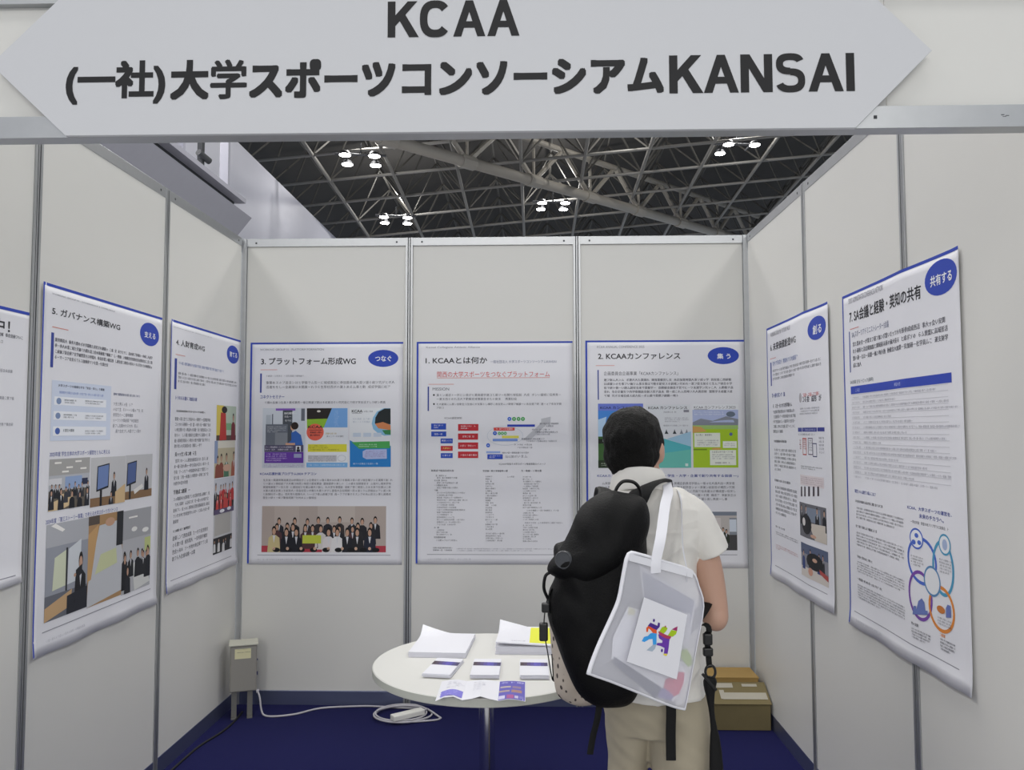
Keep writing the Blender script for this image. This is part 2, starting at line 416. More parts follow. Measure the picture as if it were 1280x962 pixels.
('G','body_text',(106,835,180,846),'5c5c66',1,1,0,1),
('G','body_text',(122,849,240,860),'5c5c66',1,1,0,0),
('G','body_text',(106,864,131,875),'5c5c66',1,1,0,1),
('G','body_text',(122,877,317,1075),'5c5c66',14,0.5,1,0),
('G','body_text',(106,1079,131,1090),'5c5c66',1,1,0,1),
('G','body_text',(120,1093,234,1131),'5c5c66',3,0.9,1,0),
('G','body_text',(106,1135,173,1146),'5c5c66',1,1,0,1),
('G','body_text',(119,1152,243,1163),'5c5c66',1,1.0,0,0),
('G','body_text',(405,784,481,1101),'5c5c66',23,0.5,1,0),
('G','body_text',(407,1112,569,1166),'5c5c66',4,0.25,1,0),
('G','body_text',(530,785,582,796),'8c8c96',1,1.0,0,0),
('G','body_text',(622,785,743,976),'5c5c66',14,0.6,1,0),
('G','body_text',(637,980,842,991),'5c5c66',1,1.0,0,0),
('G','body_text',(622,994,743,1044),'5c5c66',4,0.8,1,0),
('G','body_text',(633,1051,851,1062),'8c8c96',1,1.0,0,0),
('G','body_text',(622,1065,732,1169),'5c5c66',8,0.9,1,0),
('G','body_text',(100,1195,211,1221),'55555f',2,1,0,1),
('G','body_text',(238,1201,800,1222),'8c8c96',2,0.78,0,0),
('R','rule',(66,1237,857,1240),'8c8c96'),
('G','body_text',(70,1260,326,1271),'c2c3ca',1,1.0,0,0),
],),
'P2':('back',2.027,2.098,0.922,1.315,[
('T','header_lettering',(68,31,344,45),'8c8c96','KCAA ANNUAL CONFERENCE 2025',0.0),
('T','title_lettering',(73,74,552,112),'2a2a30','2. KCAAカンファレンス',0.02),
('R','rule',(60,146,169,149),'d98a80'),
('E','badge',(711,42,892,142),'2f49b4'),
('T','badge_lettering',(765,79,843,111),'f2f3f6','集 う',0.02),
('R','rule',(70,173,77,347),'3a4a9c'),
('T','heading_lettering',(106,182,538,205),'5c5c66','企画委員会企画事業「KCAAカンファレンス」',0.0),
('G','body_text',(106,222,853,337),'5c5c66',5,0.58,0,1),
('R','flyer',(71,370,330,743),'4a8cdc'),
('R','flyer',(71,370,333,411),'6f80d6'),
('T','flyer',(84,385,321,402),'1c2450','KCAA カンファレンス',0.02),
('P','flyer',[(71,463),(120,446),(111,498),(189,515),(332,489),(332,567),(71,568)],'b8d6f2'),
('R','flyer',(71,561,330,743),'3f6634'),
('R','flyer',(71,576,119,602),'22281e'),
('R','flyer',(97,576,117,590),'dfe6ea'),
('R','flyer',(70,698,330,743),'2c3a26'),
('G','flyer',(87,713,166,734),'c8d4c0',2,1.0,0,0),
('R','flyer.1',(350,376,606,742),'e2e5e9'),
('T','flyer.1',(363,386,588,404),'2a2a30','KCAA カンファレンス',0.02),
('G','flyer.1',(450,415,528,426),'8c8c96',1,1.0,0,0),
('R','flyer.1',(567,407,598,421),'8c8c96'),
('G','flyer.1',(456,450,598,480),'8c8c96',3,0.6,0,0),
('G','flyer.1',(449,493,592,504),'8c8c96',1,1.0,0,0),
('P','flyer.1',[(455,546),(462,532),(466,518),(470,532),(478,546)],'3a4048'),
('P','flyer.1',[(502,546),(509,532),(513,518),(517,532),(525,546)],'3a4048'),
('P','flyer.1',[(542,546),(549,532),(552,518),(557,532),(564,546)],'8a909a'),
('P','flyer.1',[(572,546),(579,532),(583,518),(587,532),(594,546)],'8a909a'),
('P','flyer.1',[(349,550),(453,574),(607,620),(606,742),(347,743)],'58bac2'),
('P','flyer.1',[(466,576),(608,532),(607,620)],'a9cfe6'),
('P','flyer.1',[(348,671),(607,636),(606,742),(347,743)],'6fc6b8'),
('R','flyer.1',(572,717,589,733),'d8efe8'),
('R','flyer.2',(619,376,877,741),'aed12e'),
('R','flyer.2',(619,376,882,407),'eceef2'),
('T','flyer.2',(627,384,866,402),'4a4a55','KCAA カンファレンス2023',0.01),
('R','flyer.2',(627,404,705,406),'4a4a55'),
('R','flyer.2',(618,407,881,480),'b4bfe2'),
('P','flyer.2',[(618,480),(665,458),(734,471),(812,445),(881,462),(880,501),(617,502)],'8a8f9a'),
('R','flyer.2',(617,497,880,519),'a4c874'),
('E','flyer.2',(812,417,864,449),'6a7686'),
('G','flyer.2',(627,415,795,441),'e6eaf6',2,1.0,0,0),
('P','flyer.2',[(617,502),(665,506),(699,532),(617,541)],'d8a860'),
('R','flyer.2',(626,541,775,623),'eef2e6'),
('G','flyer.2',(634,548,750,559),'555a50',1,1.0,0,0),
('G','flyer.2',(642,580,763,617),'8c8c96',3,1.0,0,0),
('R','flyer.2',(790,589,870,628),'eef2e6'),
('G','flyer.2',(797,599,862,620),'8c8c96',2,1.0,0,0),
('E','flyer.2',(828,539,847,558),'5a6a9a'),
('R','flyer.2',(715,640,865,727),'eef2e6'),
('G','flyer.2',(725,646,844,657),'555a50',1,1.0,0,0),
('G','flyer.2',(728,662,860,696),'8c8c96',3,1.0,0,0),
('G','flyer.2',(744,709,830,720),'5c5c66',1,1.0,0,0),
('R','flyer.2',(620,633,698,641),'7a9a20'),
('E','flyer.2',(724,627,784,639),'d8a860'),
('T','heading_lettering',(64,779,876,796),'3a4a9c','KCAAカンファレンス2025 「社会連携 ― 学生・大学・企業で創り共有する価値 ―」',0.015),
('G','body_text',(91,822,855,935),'5c5c66',5,0.95,0,0),
('H','photo',(558,994,863,1214),'hall'),
('R','rule',(62,1238,862,1241),'8c8c96'),
('G','body_text',(62,1263,298,1274),'c2c3ca',1,1.0,0,0),
],),
'P5':('left',-1.941,2.097,0.917,1.31,[
('T','header_lettering',(58,31,494,36),'8c8c96','WORKING GROUP 03 : GOVERNANCE & COMPLIANCE',0.0),
('T','title_lettering',(61,80,540,108),'2a2a30','5. ガバナンス構築WG',0.02),
('R','rule',(65,151,165,154),'d98a80'),
('E','badge',(710,40,888,144),'2f49b4'),
('T','badge_lettering',(749,82,852,110),'f2f3f6','支える',0.02),
('R','rule',(60,173,77,298),'3a4a9c'),
('G','body_text',(83,187,832,271),'5c5c66',4,0.5,0,1),
('R','diagram',(74,343,482,561),'d3dcee'),
('T','diagram',(112,355,430,365),'3a3f55','大学スポーツの価値を守る「安全・安心」の基盤',0.02),
('G','diagram',(120,380,421,391),'6a86c8',1,1.0,0,0),
('R','diagram',(91,401,445,431),'eef1f7'),
('E','diagram',(104,405,135,429),'7f93b8'),
('G','diagram',(154,408,239,426),'555a66',2,0.8,0,1),
('G','diagram',(291,406,424,424),'5c5c66',2,0.9,0,0),
('R','diagram',(89,454,448,485),'eef1f7'),
('E','diagram',(101,459,132,482),'7f93b8'),
('G','diagram',(151,462,236,480),'555a66',2,0.8,0,1),
('G','diagram',(294,463,427,481),'5c5c66',2,0.9,0,0),
('R','diagram',(89,509,449,543),'eef1f7'),
('E','diagram',(101,514,132,538),'4a66b0'),
('G','diagram',(150,518,235,530),'555a66',1,0.8,0,1),
('G','diagram',(297,522,428,540),'5c5c66',2,0.9,0,0),
('G','body_text',(501,368,724,380),'6a7190',1,1,0,1),
('G','body_text',(500,404,840,539),'8c8c96',6,0.95,1,0),
('T','heading_lettering',(74,600,482,618),'3a4a9c','2025年度 学生主体の大学スポーツ運営をともに考える',0.01),
('H','photo',(75,627,338,812),'class'),
('H','photo',(345,630,611,823),'screen'),
('H','photo',(613,628,852,816),'screen2'),
('T','heading_lettering',(64,838,556,857),'3a4a9c','2024年度 「第三ストーリー事業」で考える大学スポーツガバナンス',0.01),
('H','photo',(70,859,341,1201),'talk'),
('H','photo',(340,858,605,1207),'sheet'),
('H','photo',(602,863,853,1211),'meet'),
('R','rule',(62,1231,863,1234),'8c8c96'),
('G','body_text',(84,1263,329,1274),'c2c3ca',1,1.0,0,0),
],),
'P4':('left',-0.937,2.105,0.919,1.298,[
('T','header_lettering',(27,32,497,35),'8c8c96','WORKING GROUP 02 : HUMAN RESOURCES',0.0),
('T','title_lettering',(63,86,403,119),'2a2a30','4. 人財育成WG',0.02),
('R','rule',(59,162,165,165),'d98a80'),
('E','badge',(709,43,893,146),'2f49b4'),
('T','badge_lettering',(748,79,863,111),'f2f3f6','育てる',0.02),
('R','rule',(51,183,76,332),'3a4a9c'),
('G','body_text',(96,194,660,211),'6a7fb8',1,1.0,0,0),
('G','body_text',(94,244,862,302),'5c5c66',3,0.42,0,0),
('G','body_text',(63,363,320,384),'3a4a9c',1,1,0,1),
('G','body_text',(83,431,428,442),'2a2a30',1,1,0,1),
('G','body_text',(69,463,501,621),'5c5c66',6,0.75,0,0),
('G','body_text',(76,635,333,658),'2a2a30',1,1,0,1),
('H','photo',(579,391,865,585),'red1'),
('H','photo',(558,586,856,788),'red2'),
('G','body_text',(71,666,484,801),'5c5c66',5,0.4,0,0),
('G','body_text',(71,816,256,840),'2a2a30',1,1,0,1),
('G','body_text',(73,849,495,984),'5c5c66',5,0.15,0,0),
('G','body_text',(74,1006,261,1021),'2a2a30',1,1,0,1),
('G','body_text',(72,1033,491,1162),'5c5c66',4,0.6,0,0),
('H','photo',(562,793,853,986),'red3'),
('H','photo',(564,983,834,1198),'group2'),
('R','rule',(57,1241,830,1244),'8c8c96'),
('G','body_text',(76,1265,361,1276),'c2c3ca',1,1.0,0,0),
],),
'P6':('right',-0.375,2.113,0.915,1.302,[
('T','header_lettering',(72,33,403,54),'8c8c96','WORKING GROUP 04 : FUTURE VALUE',0.0),
('T','title_lettering',(66,89,491,130),'2a2a30','6. 未来価値創造WG',0.02),
('R','rule',(56,167,158,170),'d98a80'),
('E','badge',(668,43,883,147),'2f49b4'),
('T','badge_lettering',(729,79,831,121),'f2f3f6','創る',0.02),
('R','rule',(61,187,80,310),'3a4a9c'),
('G','body_text',(99,185,542,211),'6a7fb8',1,1.0,0,0),
('G','body_text',(97,225,821,289),'5c5c66',3,0.5,0,0),
('G','body_text',(75,351,307,376),'3a4a9c',1,1,0,1),
('G','body_text',(87,407,399,430),'4a4a55',1,1,0,1),
('G','body_text',(85,437,459,562),'5c5c66',5,0.45,0,0),
('G','body_text',(91,592,299,606),'4a4a55',1,1,0,1),
('E','diagram',(526,370,569,415),'b9b4b8'),
('G','diagram',(579,374,791,393),'d0403a',1,1.0,0,0),
('G','diagram',(578,388,797,419),'4a4a58',1,1,0,1),
('G','diagram',(533,439,784,474),'8c8c96',3,0.9,0,0),
('R','diagram',(499,531,564,550),'4a4f98'),
('R','diagram',(572,531,751,549),'3a3f92'),
('R','diagram',(758,531,838,548),'3a3f92'),
('G','diagram',(592,536,732,547),'c8ccf0',1,1.0,0,0),
('G','diagram',(503,557,727,568),'8c8c96',1,1.0,0,0),
('O','diagram',(572,578,628,656),'c8504a',5),
('O','diagram',(648,577,700,653),'7a6a80',4),
('O','diagram',(699,600,746,661),'4a4a78',4),
('G','diagram',(520,585,545,633),'a04a50',5,1,0,1),
('G','diagram',(581,584,621,632),'b05a58',5,1,0,1),
('G','diagram',(657,585,693,637),'555560',5,1.0,0,0),
('G','diagram',(772,570,829,648),'8c8c96',5,1.0,0,0),
('G','body_text',(94,634,454,754),'5c5c66',6,0.3,0,0),
('G','body_text',(92,793,364,807),'4a4a55',1,1,0,1),
('G','body_text',(99,825,455,978),'5c5c66',7,0.5,0,0),
('G','body_text',(88,1031,250,1042),'4a4a55',1,1,0,1),
('G','body_text',(96,1060,462,1078),'5c5c66',2,1.0,0,0),
('G','body_text',(92,1125,459,1152),'c88a88',3,0.2,0,0),
('G','diagram',(536,704,805,722),'5c5c66',2,0.7,0,0),
('R','diagram',(521,747,816,794),'e6dcde'),
('P','diagram',[(528,804),(548,802),(546,847),(525,849)],'4a4048'),
('P','diagram',[(584,800),(604,799),(601,843),(581,844)],'4a4048'),
('P','diagram',[(638,796),(657,795),(655,838),(636,840)],'4a4048'),
('P','diagram',[(691,793),(710,791),(707,834),(688,836)],'4a4048'),
('P','diagram',[(742,789),(760,788),(758,830),(740,831)],'4a4048'),
('G','diagram',(533,753,806,789),'b8a8ac',4,1.0,0,0),
('H','photo',(500,875,833,1030),'work1'),
('H','photo',(508,1059,842,1209),'work2'),
('R','rule',(76,1237,827,1240),'8c8c96'),
],),
'P7':('right',-1.438,2.107,0.902,1.297,[
('T','header_lettering',(66,20,391,41),'8c8c96','SPORT ADMINISTRATOR CONFERENCE & NETWORK',0.0),
('T','title_lettering',(71,69,670,118),'2a2a30','7. SA会議と経験・英知の共有',0.02),
('R','rule',(74,141,160,144),'d98a80'),
('E','badge',(694,18,889,127),'2f49b4'),
('T','badge_lettering',(729,59,857,94),'f2f3f6','共有する',0.02),
('R','rule',(63,150,72,311),'3a4a9c'),
('T','heading_lettering',(91,153,430,182),'6a7190','SA(スポーツアドミニストレーター)会議',0.01),
('G','body_text',(96,193,816,302),'5c5c66',4,0.12,0,1),
('T','heading_lettering',(62,342,282,360),'55606a','SA会議 主なトピック(抜粋)',0.01),
('R','diagram',(66,367,836,397),'2f47b2'),
('G','diagram',(110,377,153,391),'c8d0f0',1,1.0,0,0),
('G','diagram',(462,376,510,389),'c8d0f0',1,1.0,0,0),
('R','diagram',(69,399,814,401),'d2d3d8'),
('G','diagram',(75,408,149,417),'b4b4bc',1,1,0,0),
('G','diagram',(179,408,739,417),'a4a4ad',1,1,0,0),
('R','diagram',(69,418,814,420),'d2d3d8'),
('G','diagram',(75,427,149,436),'b4b4bc',1,1,0,0),
('G','diagram',(179,427,479,436),'a4a4ad',1,1,0,0),
('R','diagram',(69,437,814,439),'d2d3d8'),
('G','diagram',(75,446,149,455),'b4b4bc',1,1,0,0),
('G','diagram',(179,446,819,455),'a4a4ad',1,1,0,0),
('R','diagram',(69,456,814,458),'d2d3d8'),
('G','diagram',(75,466,149,474),'b4b4bc',1,1,0,0),
('G','diagram',(179,466,869,474),'a4a4ad',1,1,0,0),
('R','diagram',(69,475,814,477),'d2d3d8'),
('G','diagram',(75,485,149,494),'b4b4bc',1,1,0,0),
('G','diagram',(179,485,429,494),'a4a4ad',1,1,0,0),
('R','diagram',(69,494,814,496),'d2d3d8'),
('G','diagram',(75,504,149,513),'b4b4bc',1,1,0,0),
('G','diagram',(179,504,599,513),'a4a4ad',1,1,0,0),
('R','diagram',(69,513,814,515),'d2d3d8'),
('G','diagram',(75,523,149,532),'b4b4bc',1,1,0,0),
('G','diagram',(179,523,879,532),'a4a4ad',1,1,0,0),
('R','diagram',(69,532,814,534),'d2d3d8'),
('G','diagram',(75,542,149,551),'b4b4bc',1,1,0,0),
('G','diagram',(179,542,559,551),'a4a4ad',1,1,0,0),
('R','diagram',(69,551,814,553),'d2d3d8'),
('G','diagram',(75,561,149,570),'b4b4bc',1,1,0,0),
('G','diagram',(179,561,799,570),'a4a4ad',1,1,0,0),
('R','diagram',(69,570,814,572),'d2d3d8'),
('G','diagram',(75,580,149,589),'b4b4bc',1,1,0,0),
('G','diagram',(179,580,339,589),'a4a4ad',1,1,0,0),
('R','diagram',(69,589,814,591),'d2d3d8'),
('G','diagram',(75,599,149,608),'b4b4bc',1,1,0,0),
('G','diagram',(179,599,739,608),'a4a4ad',1,1,0,0),
('R','diagram',(69,608,814,610),'d2d3d8'),
('G','diagram',(75,618,149,627),'b4b4bc',1,1,0,0),
('G','diagram',(179,618,859,627),'a4a4ad',1,1,0,0),
('R','diagram',(69,627,814,629),'d2d3d8'),
('G','diagram',(75,637,149,646),'b4b4bc',1,1,0,0),
('G','diagram',(179,637,479,646),'a4a4ad',1,1,0,0),
('R','diagram',(69,646,814,648),'d2d3d8'),
('G','diagram',(75,656,149,665),'b4b4bc',1,1,0,0),
('G','diagram',(179,656,679,665),'a4a4ad',1,1,0,0),
('R','diagram',(69,665,814,667),'d2d3d8'),
('G','diagram',(75,675,149,684),'b4b4bc',1,1,0,0),
('G','diagram',(179,675,819,684),'a4a4ad',1,1,0,0),
('R','diagram',(69,684,814,686),'d2d3d8'),
('G','diagram',(75,694,149,703),'b4b4bc',1,1,0,0),
('G','diagram',(179,694,599,703),'a4a4ad',1,1,0,0),
('R','diagram',(69,703,814,705),'d2d3d8'),
('G','diagram',(75,713,149,722),'b4b4bc',1,1,0,0),
('G','diagram',(179,713,739,722),'a4a4ad',1,1,0,0),
('G','body_text',(66,766,280,781),'3a4a9c',1,1,0,1),
('G','body_text',(78,806,333,817),'4a4a55',1,1,0,1),
('G','body_text',(86,832,511,880),'5c5c66',4,0.8,0,0),
('G','body_text',(77,902,272,913),'4a4a55',1,1,0,1),
('G','body_text',(81,927,505,984),'5c5c66',5,0.9,0,0),
('G','body_text',(76,1018,228,1029),'4a4a55',1,1,0,1),
('G','body_text',(81,1039,505,1084),'5c5c66',5,0.9,0,0),
('G','body_text',(78,1103,306,1114),'4a4a55',1,1,0,1),
('G','body_text',(83,1127,499,1183),'5c5c66',6,0.5,0,0),
('R','rule',(46,1238,826,1241),'8c8c96'),
('G','body_text',(68,1264,307,1275),'c2c3ca',1,1.0,0,0),
('T','heading_lettering',(544,785,810,798),'3a4a9c','KCAA、大学スポーツの運営を、',0.015),
('T','heading_lettering',(617,806,764,821),'3a4a9c','未来のチカラへ。',0.015),
('G','body_text',(562,832,791,843),'5c5c66',1,1.0,0,0),
('C','emblem',(534,880,715,1033),'4a6ac8',11),
('C','emblem',(687,873,813,1044),'4a9ac0',11),
('C','emblem',(534,989,682,1149),'7a4aa8',11),
('C','emblem',(657,1014,809,1156),'e08a3a',11),
('E','emblem',(634,962,733,1057),'e6e7ea'),
('C','emblem',(634,962,733,1057),'5a8ab8',7),
('E','emblem',(555,855,638,923),'eceef2'),
('C','emblem',(555,855,638,923),'4a6ac8',6),
('E','emblem',(730,853,799,918),'eceef2'),
('C','emblem',(730,853,799,918),'4a9ac0',6),
('E','emblem',(586,871,610,886),'4a6ac8'),
('E','emblem',(567,894,592,910),'4a6ac8'),
('E','emblem',(602,892,626,907),'4a6ac8'),
('E','emblem',(751,869,780,902),'a9b8d8'),
('G','emblem',(559,944,633,980),'5c5c66',4,0.8,0,0),
('G','emblem',(731,929,800,975),'5c5c66',5,0.8,0,0),
('P','emblem',[(558,1139),(566,1110),(580,1107),(583,1118),(597,1088),(618,1075),(633,1085),(638,1110),(651,1107),(653,1120)],'6a7ab8'),
('E','emblem',(707,1075,754,1098),'c87a3a'),
('P','emblem',[(760,1076),(770,1063),(787,1063),(788,1098),(759,1104)],'6a7ab8'),
('G','emblem',(709,1109,785,1136),'5c5c66',3,1.0,0,0),
('G','emblem',(547,1163,593,1174),'4a4a55',1,1,0,1),
('G','emblem',(547,1181,662,1217),'5c5c66',4,0.7,0,1),
('G','emblem',(718,1158,747,1169),'e08a3a',1,1,0,1),
('G','emblem',(720,1172,803,1211),'5c5c66',4,0.7,0,1),
],),
'P0':('left',-2.632,1.976,0.625,0.912,[
('T','title_lettering',(442,41,525,84),'2a2a30','中！',0.02),
('G','body_text',(60,86,590,99),'5c5c66',1,1,0,1),
('G','body_text',(60,109,495,122),'5c5c66',1,1,0,0),
('G','body_text',(60,203,543,215),'8c8c96',1,1,0,0),
('G','body_text',(60,292,559,304),'8c8c96',1,1,0,0),
('G','body_text',(60,378,563,390),'8c8c96',1,1,0,0),
('R','rule',(60,882,593,885),'8c8c96'),
],),
}
TOTE={'outline':[(1947,-2760,1277),(1980,-2740,1273),(2043,-2700,1250),(2116,-2655,1220),(2136,-2643,1180),(2149,-2635,1127),(2129,-2647,1037),(2110,-2659,956),(2094,-2669,891),(2085,-2674,885),(2040,-2702,906),(1957,-2754,953),(1897,-2791,986),(1852,-2819,1009),(1846,-2823,1019),(1868,-2809,1071),(1898,-2790,1127),(1920,-2777,1172),(1932,-2769,1225)],'band':[(1947,-2760,1277),(2116,-2655,1220),(2113,-2657,1202),(1945,-2761,1260)],'panel':[(1975,-2742,1173),(2089,-2672,1117),(2058,-2691,967),(1929,-2771,1031)],'handle':[(2001,-2727,1258),(2024,-2712,1252)],'handle2':[(2093,-2669,1226),(2114,-2657,1220)],'logo':[('4b2a8a',[(1983,-2737,1105),(1990,-2733,1112),(1999,-2728,1107),(2008,-2722,1102),(2010,-2721,1110),(2015,-2718,1107),(2014,-2719,1099),(2006,-2723,1092),(1997,-2729,1097),(1990,-2733,1102)]),('e05a2a',[(1979,-2740,1092),(1979,-2740,1101),(1984,-2737,1105),(1990,-2733,1102),(1997,-2729,1097),(2006,-2723,1092),(2006,-2723,1084),(1996,-2730,1087),(1990,-2733,1095),(1985,-2736,1099),(1983,-2738,1091)]),('3aa0e8',[(1967,-2747,1072),(1973,-2744,1081),(1983,-2738,1082),(1990,-2733,1087),(1996,-2730,1087),(2006,-2723,1084),(2005,-2724,1059),(1996,-2730,1059),(1995,-2730,1073),(1986,-2735,1073),(1974,-2743,1069)]),('a9b8c8',[(1996,-2730,1059),(2005,-2724,1059),(2001,-2726,1049),(1994,-2731,1044),(1979,-2740,1049),(1985,-2736,1053)]),('a8c820',[(2013,-2719,1088),(2020,-2715,1097),(2029,-2709,1098),(2035,-2705,1092),(2031,-2708,1086),(2024,-2712,1081)]),('a8c820',[(2035,-2705,1075),(2045,-2699,1087),(2060,-2690,1082),(2057,-2692,1075),(2048,-2697,1070)]),('a0306a',[(2046,-2698,1088),(2054,-2694,1091),(2062,-2689,1093),(2060,-2690,1082)]),('b03a60',[(2010,-2721,1088),(2013,-2719,1088),(2024,-2712,1081),(2035,-2705,1075),(2045,-2699,1071),(2041,-2702,1066),(2027,-2710,1070),(2013,-2719,1080)]),('6a3aa8',[(2010,-2721,1082),(2013,-2719,1081),(2027,-2710,1070),(2041,-2701,1067),(2039,-2703,1061),(2037,-2704,1045),(2034,-2706,1032),(2024,-2712,1034),(2026,-2711,1047),(2016,-2717,1053),(2005,-2724,1057),(2007,-2723,1062),(2020,-2715,1060),(2021,-2714,1065),(2012,-2720,1072)]),('e8d84a',[(2023,-2713,1034),(2034,-2706,1032),(2031,-2708,1027),(2023,-2713,1031)])],'dots':[('4b2a8a',(1999,-2728,1116),3),('4b2a8a',(2019,-2715,1042),3.2),('b03a60',(2029,-2709,1097),2)],'brochure':[(1983,-2713,1242),(2136,-2618,1135),(2088,-2647,896),(2019,-2691,926)],'bro_blue':[(1989,-2709,1226),(2132,-2620,1136),(2112,-2632,1057),(1995,-2705,1152)],'leaflet':[(1944,-2750,1151),(1970,-2734,1140),(2036,-2693,1096),(2100,-2653,957),(2059,-2678,907),(1901,-2776,1035),(1905,-2774,1084)],'leaf_band':[(1905,-2774,1041),(2028,-2698,946),(2011,-2708,923),(1903,-2775,1026)],'leaf_pink':[(2035,-2693,955),(2038,-2691,964),(2049,-2684,966),(2060,-2678,960),(2075,-2669,976),(2090,-2659,972),(2087,-2661,947),(2074,-2669,923),(2060,-2678,919),(2047,-2686,935),(2033,-2695,945)],'leaf_lav':[(2020,-2702,943),(2033,-2695,945),(2047,-2686,935),(2060,-2678,919),(2052,-2683,912),(2017,-2705,926)],'leaf_green':[(2079,-2666,1026),(2097,-2655,1029),(2108,-2648,1011),(2114,-2644,991),(2101,-2653,983),(2082,-2664,1006)],'leaf_yel':[(1944,-2750,1150),(1961,-2739,1141),(1958,-2741,1128),(1941,-2752,1133)]}
# ---------------------------------------------------------------- the booth
P=.99; H=2.715
floor=MB().box((-12,-14,-.06),(16,26,-.012)).build('floor',M['concrete']); tag(floor,None,None,kind='structure')
cp=MB().box((-.03,-2.99,-.012),(3.0,.03,0)).build('carpet',M['carpet']); tag(cp,'dark blue needle carpet covering the booth floor','carpet',kind='structure')
def wall(name,f,spans,posts,label,rc=-.012):
    """f(a,n,z): a along the wall, n out of the wall towards the room"""
    w=empty(name,f(0,0,0),kind='structure'); w['label']=label
    def bx(mb,a0,a1,n0,n1,z0,z1):
        p,q=f(a0,n0,z0),f(a1,n1,z1); mb.box([min(p[i],q[i]) for i in range(3)],[max(p[i],q[i]) for i in range(3)])
    for a0,a1 in spans:
        mb=MB(); bx(mb,a0+.022,a1-.022,rc-.004,rc,.07,H-.04); mb.build('panel',M['panel'],w)
        mb=MB(); bx(mb,a0+.02,a1-.02,-.035,-.002,H-.048,H); mb.build('top_rail',M['alu'],w,bevel=.0015)
        mb=MB()
        for a in (a0+.075,a1-.075): bx(mb,a-.005,a+.005,-.003,-.0012,H-.031,H-.021)
        mb.build('rail_screw',M['groove'],w)
        mb=MB(); bx(mb,a0+.02,a1-.02,-.035,-.002,-.002,.078); mb.build('bottom_rail',M['alur'],w,bevel=.0015)
    for a in posts:
        mb=MB()
        bx(mb,a-.021,a-.009,-.04,0,0,H); bx(mb,a+.009,a+.021,-.04,0,0,H); bx(mb,a-.0035,a+.0035,-.04,-.001,0,H)
        mb.m=1; bx(mb,a-.009,a+.009,-.04,-.009,0,H-.002); mb.build('post',[M['alu'],M['groove']],w)
    return w
wall('wall_back',lambda a,n,z:(a,-n,z),[(0,P),(P,2*P),(2*P,3*P)],[P,2*P],'white panel back wall of the booth in aluminium frames')
wall('wall_left',lambda a,n,z:(n,-a,z),[(0,P),(P,2*P),(2*P,3*P)],[P,2*P,3*P],'white panel left side wall of the booth',-.004)
wall('wall_right',lambda a,n,z:(2.97-n,-a,z),[(0,P),(P,2*P),(2*P,3*P)],[P,2*P,3*P],'white panel right side wall of the booth',-.004)
cpst=empty('trim_1',(0,0,0),kind='structure'); cpst['label']='two aluminium corner posts where the booth walls meet'
for x in (-.004,2.974):
    MB().box((x-.024,-.006,0),(x+.024,.035,H)).build('corner_post',M['alu'],cpst,bevel=.003)
# fascia header
fa=empty('fascia_header',(1.485,-2.97,2.213),'white header beam with aluminium rails spanning the front of the booth','fascia')
mb=MB().box((.02,-2.975,2.26),(2.4895,-2.971,2.52)).box((2.4915,-2.975,2.26),(2.95,-2.971,2.52)); mb.build('panel',M['panel'],fa)
mb=MB().box((.02,-2.992,2.2135),(2.95,-2.952,2.262)); mb.m=1
mb.box((2.455,-2.9935,2.234),(2.462,-2.9915,2.241)).box((2.724,-2.9924,2.2385),(2.731,-2.9915,2.2405)).box((2.733,-2.9924,2.237),(2.741,-2.9915,2.2385)).box((2.727,-2.9924,2.235),(2.735,-2.9915,2.2362)); mb.build('lower_rail',[M['alu'],M['groove']],fa,bevel=.001)
MB().box((.02,-2.992,2.518),(2.95,-2.952,2.566)).build('upper_rail',M['alu'],fa,bevel=.001)
# sign board
sb=MB().prism([(.53,2.376),(.702,2.2135),(2.412,2.2105),(2.577,2.377),(2.415,2.542),(.70,2.542)],(-3.004,-2.9935)).build('sign_board',M['board'],bevel=.0008,loc=(1.55,-2.998,2.21))
tag(sb,'large white hexagonal name board with black lettering on the booth header','sign'); root_inv(sb)
GL={'K':(.92,[[(.115,0),(.115,1)]],[[(.2,.42),(.2,.72),(.92,0),(.62,0)],[(.34,.50),(.53,.35),(.97,1),(.67,1)]]),
'A':(1.0,[],[[(.385,0),(.615,0),(.25,1),(0,1)],[(.385,0),(.615,0),(1,1),(.75,1)],[(.27,.58),(.73,.58),(.79,.76),(.21,.76)]]),
'N':(.9,[[(.115,0),(.115,1)],[(.785,0),(.785,1)]],[[(.0,0),(.26,0),(.9,1),(.64,1)]]),'I':(.27,[[(.135,0),(.135,1)]],[])}
def arc(cx,cy,rx,ry,a0,a1,w,n=26,p=.8):
    f=lambda v:math.copysign(abs(v)**p,v); o=[]
    for k in range(n+1):
        a=R(a0+(a1-a0)*k/n); c,s_=f(math.cos(a)),f(math.sin(a)); o.append(((cx+rx*c,cy-ry*s_),(cx+(rx-w)*c,cy-(ry-w*.9)*s_)))
    return [[o[k][0],o[k+1][0],o[k+1][1],o[k][1]] for k in range(n)]
GL['C']=(1.0,[],arc(.5,.5,.48,.515,38,322,.235))
GL['S']=(.9,[],arc(.45,.265,.40,.28,20,270,.20)+arc(.45,.70,.42,.315,-160,90,.20))
def block_text(A,body,x0,z1,x1,z0,c):
    gap=.06; tot=sum(GL[ch][0] for ch in body)+gap*(len(body)-1); k=(x1-x0)/tot; h=z1-z0; x=x0
    for ch in body:
        w,bars,polys=GL[ch]
        for (ax,ay),(bx,by) in bars: polys=polys+[[(ax-.12,ay),(ax+.12,ay),(ax+.12,by),(ax-.12,by)]]
        for n_,p in enumerate(polys): A.raw([(x+u*k,-z1+v*h) for u,v in p],[(0,1,2,3)],c,1+.1*(n_%31))
        x+=(w+gap)*k
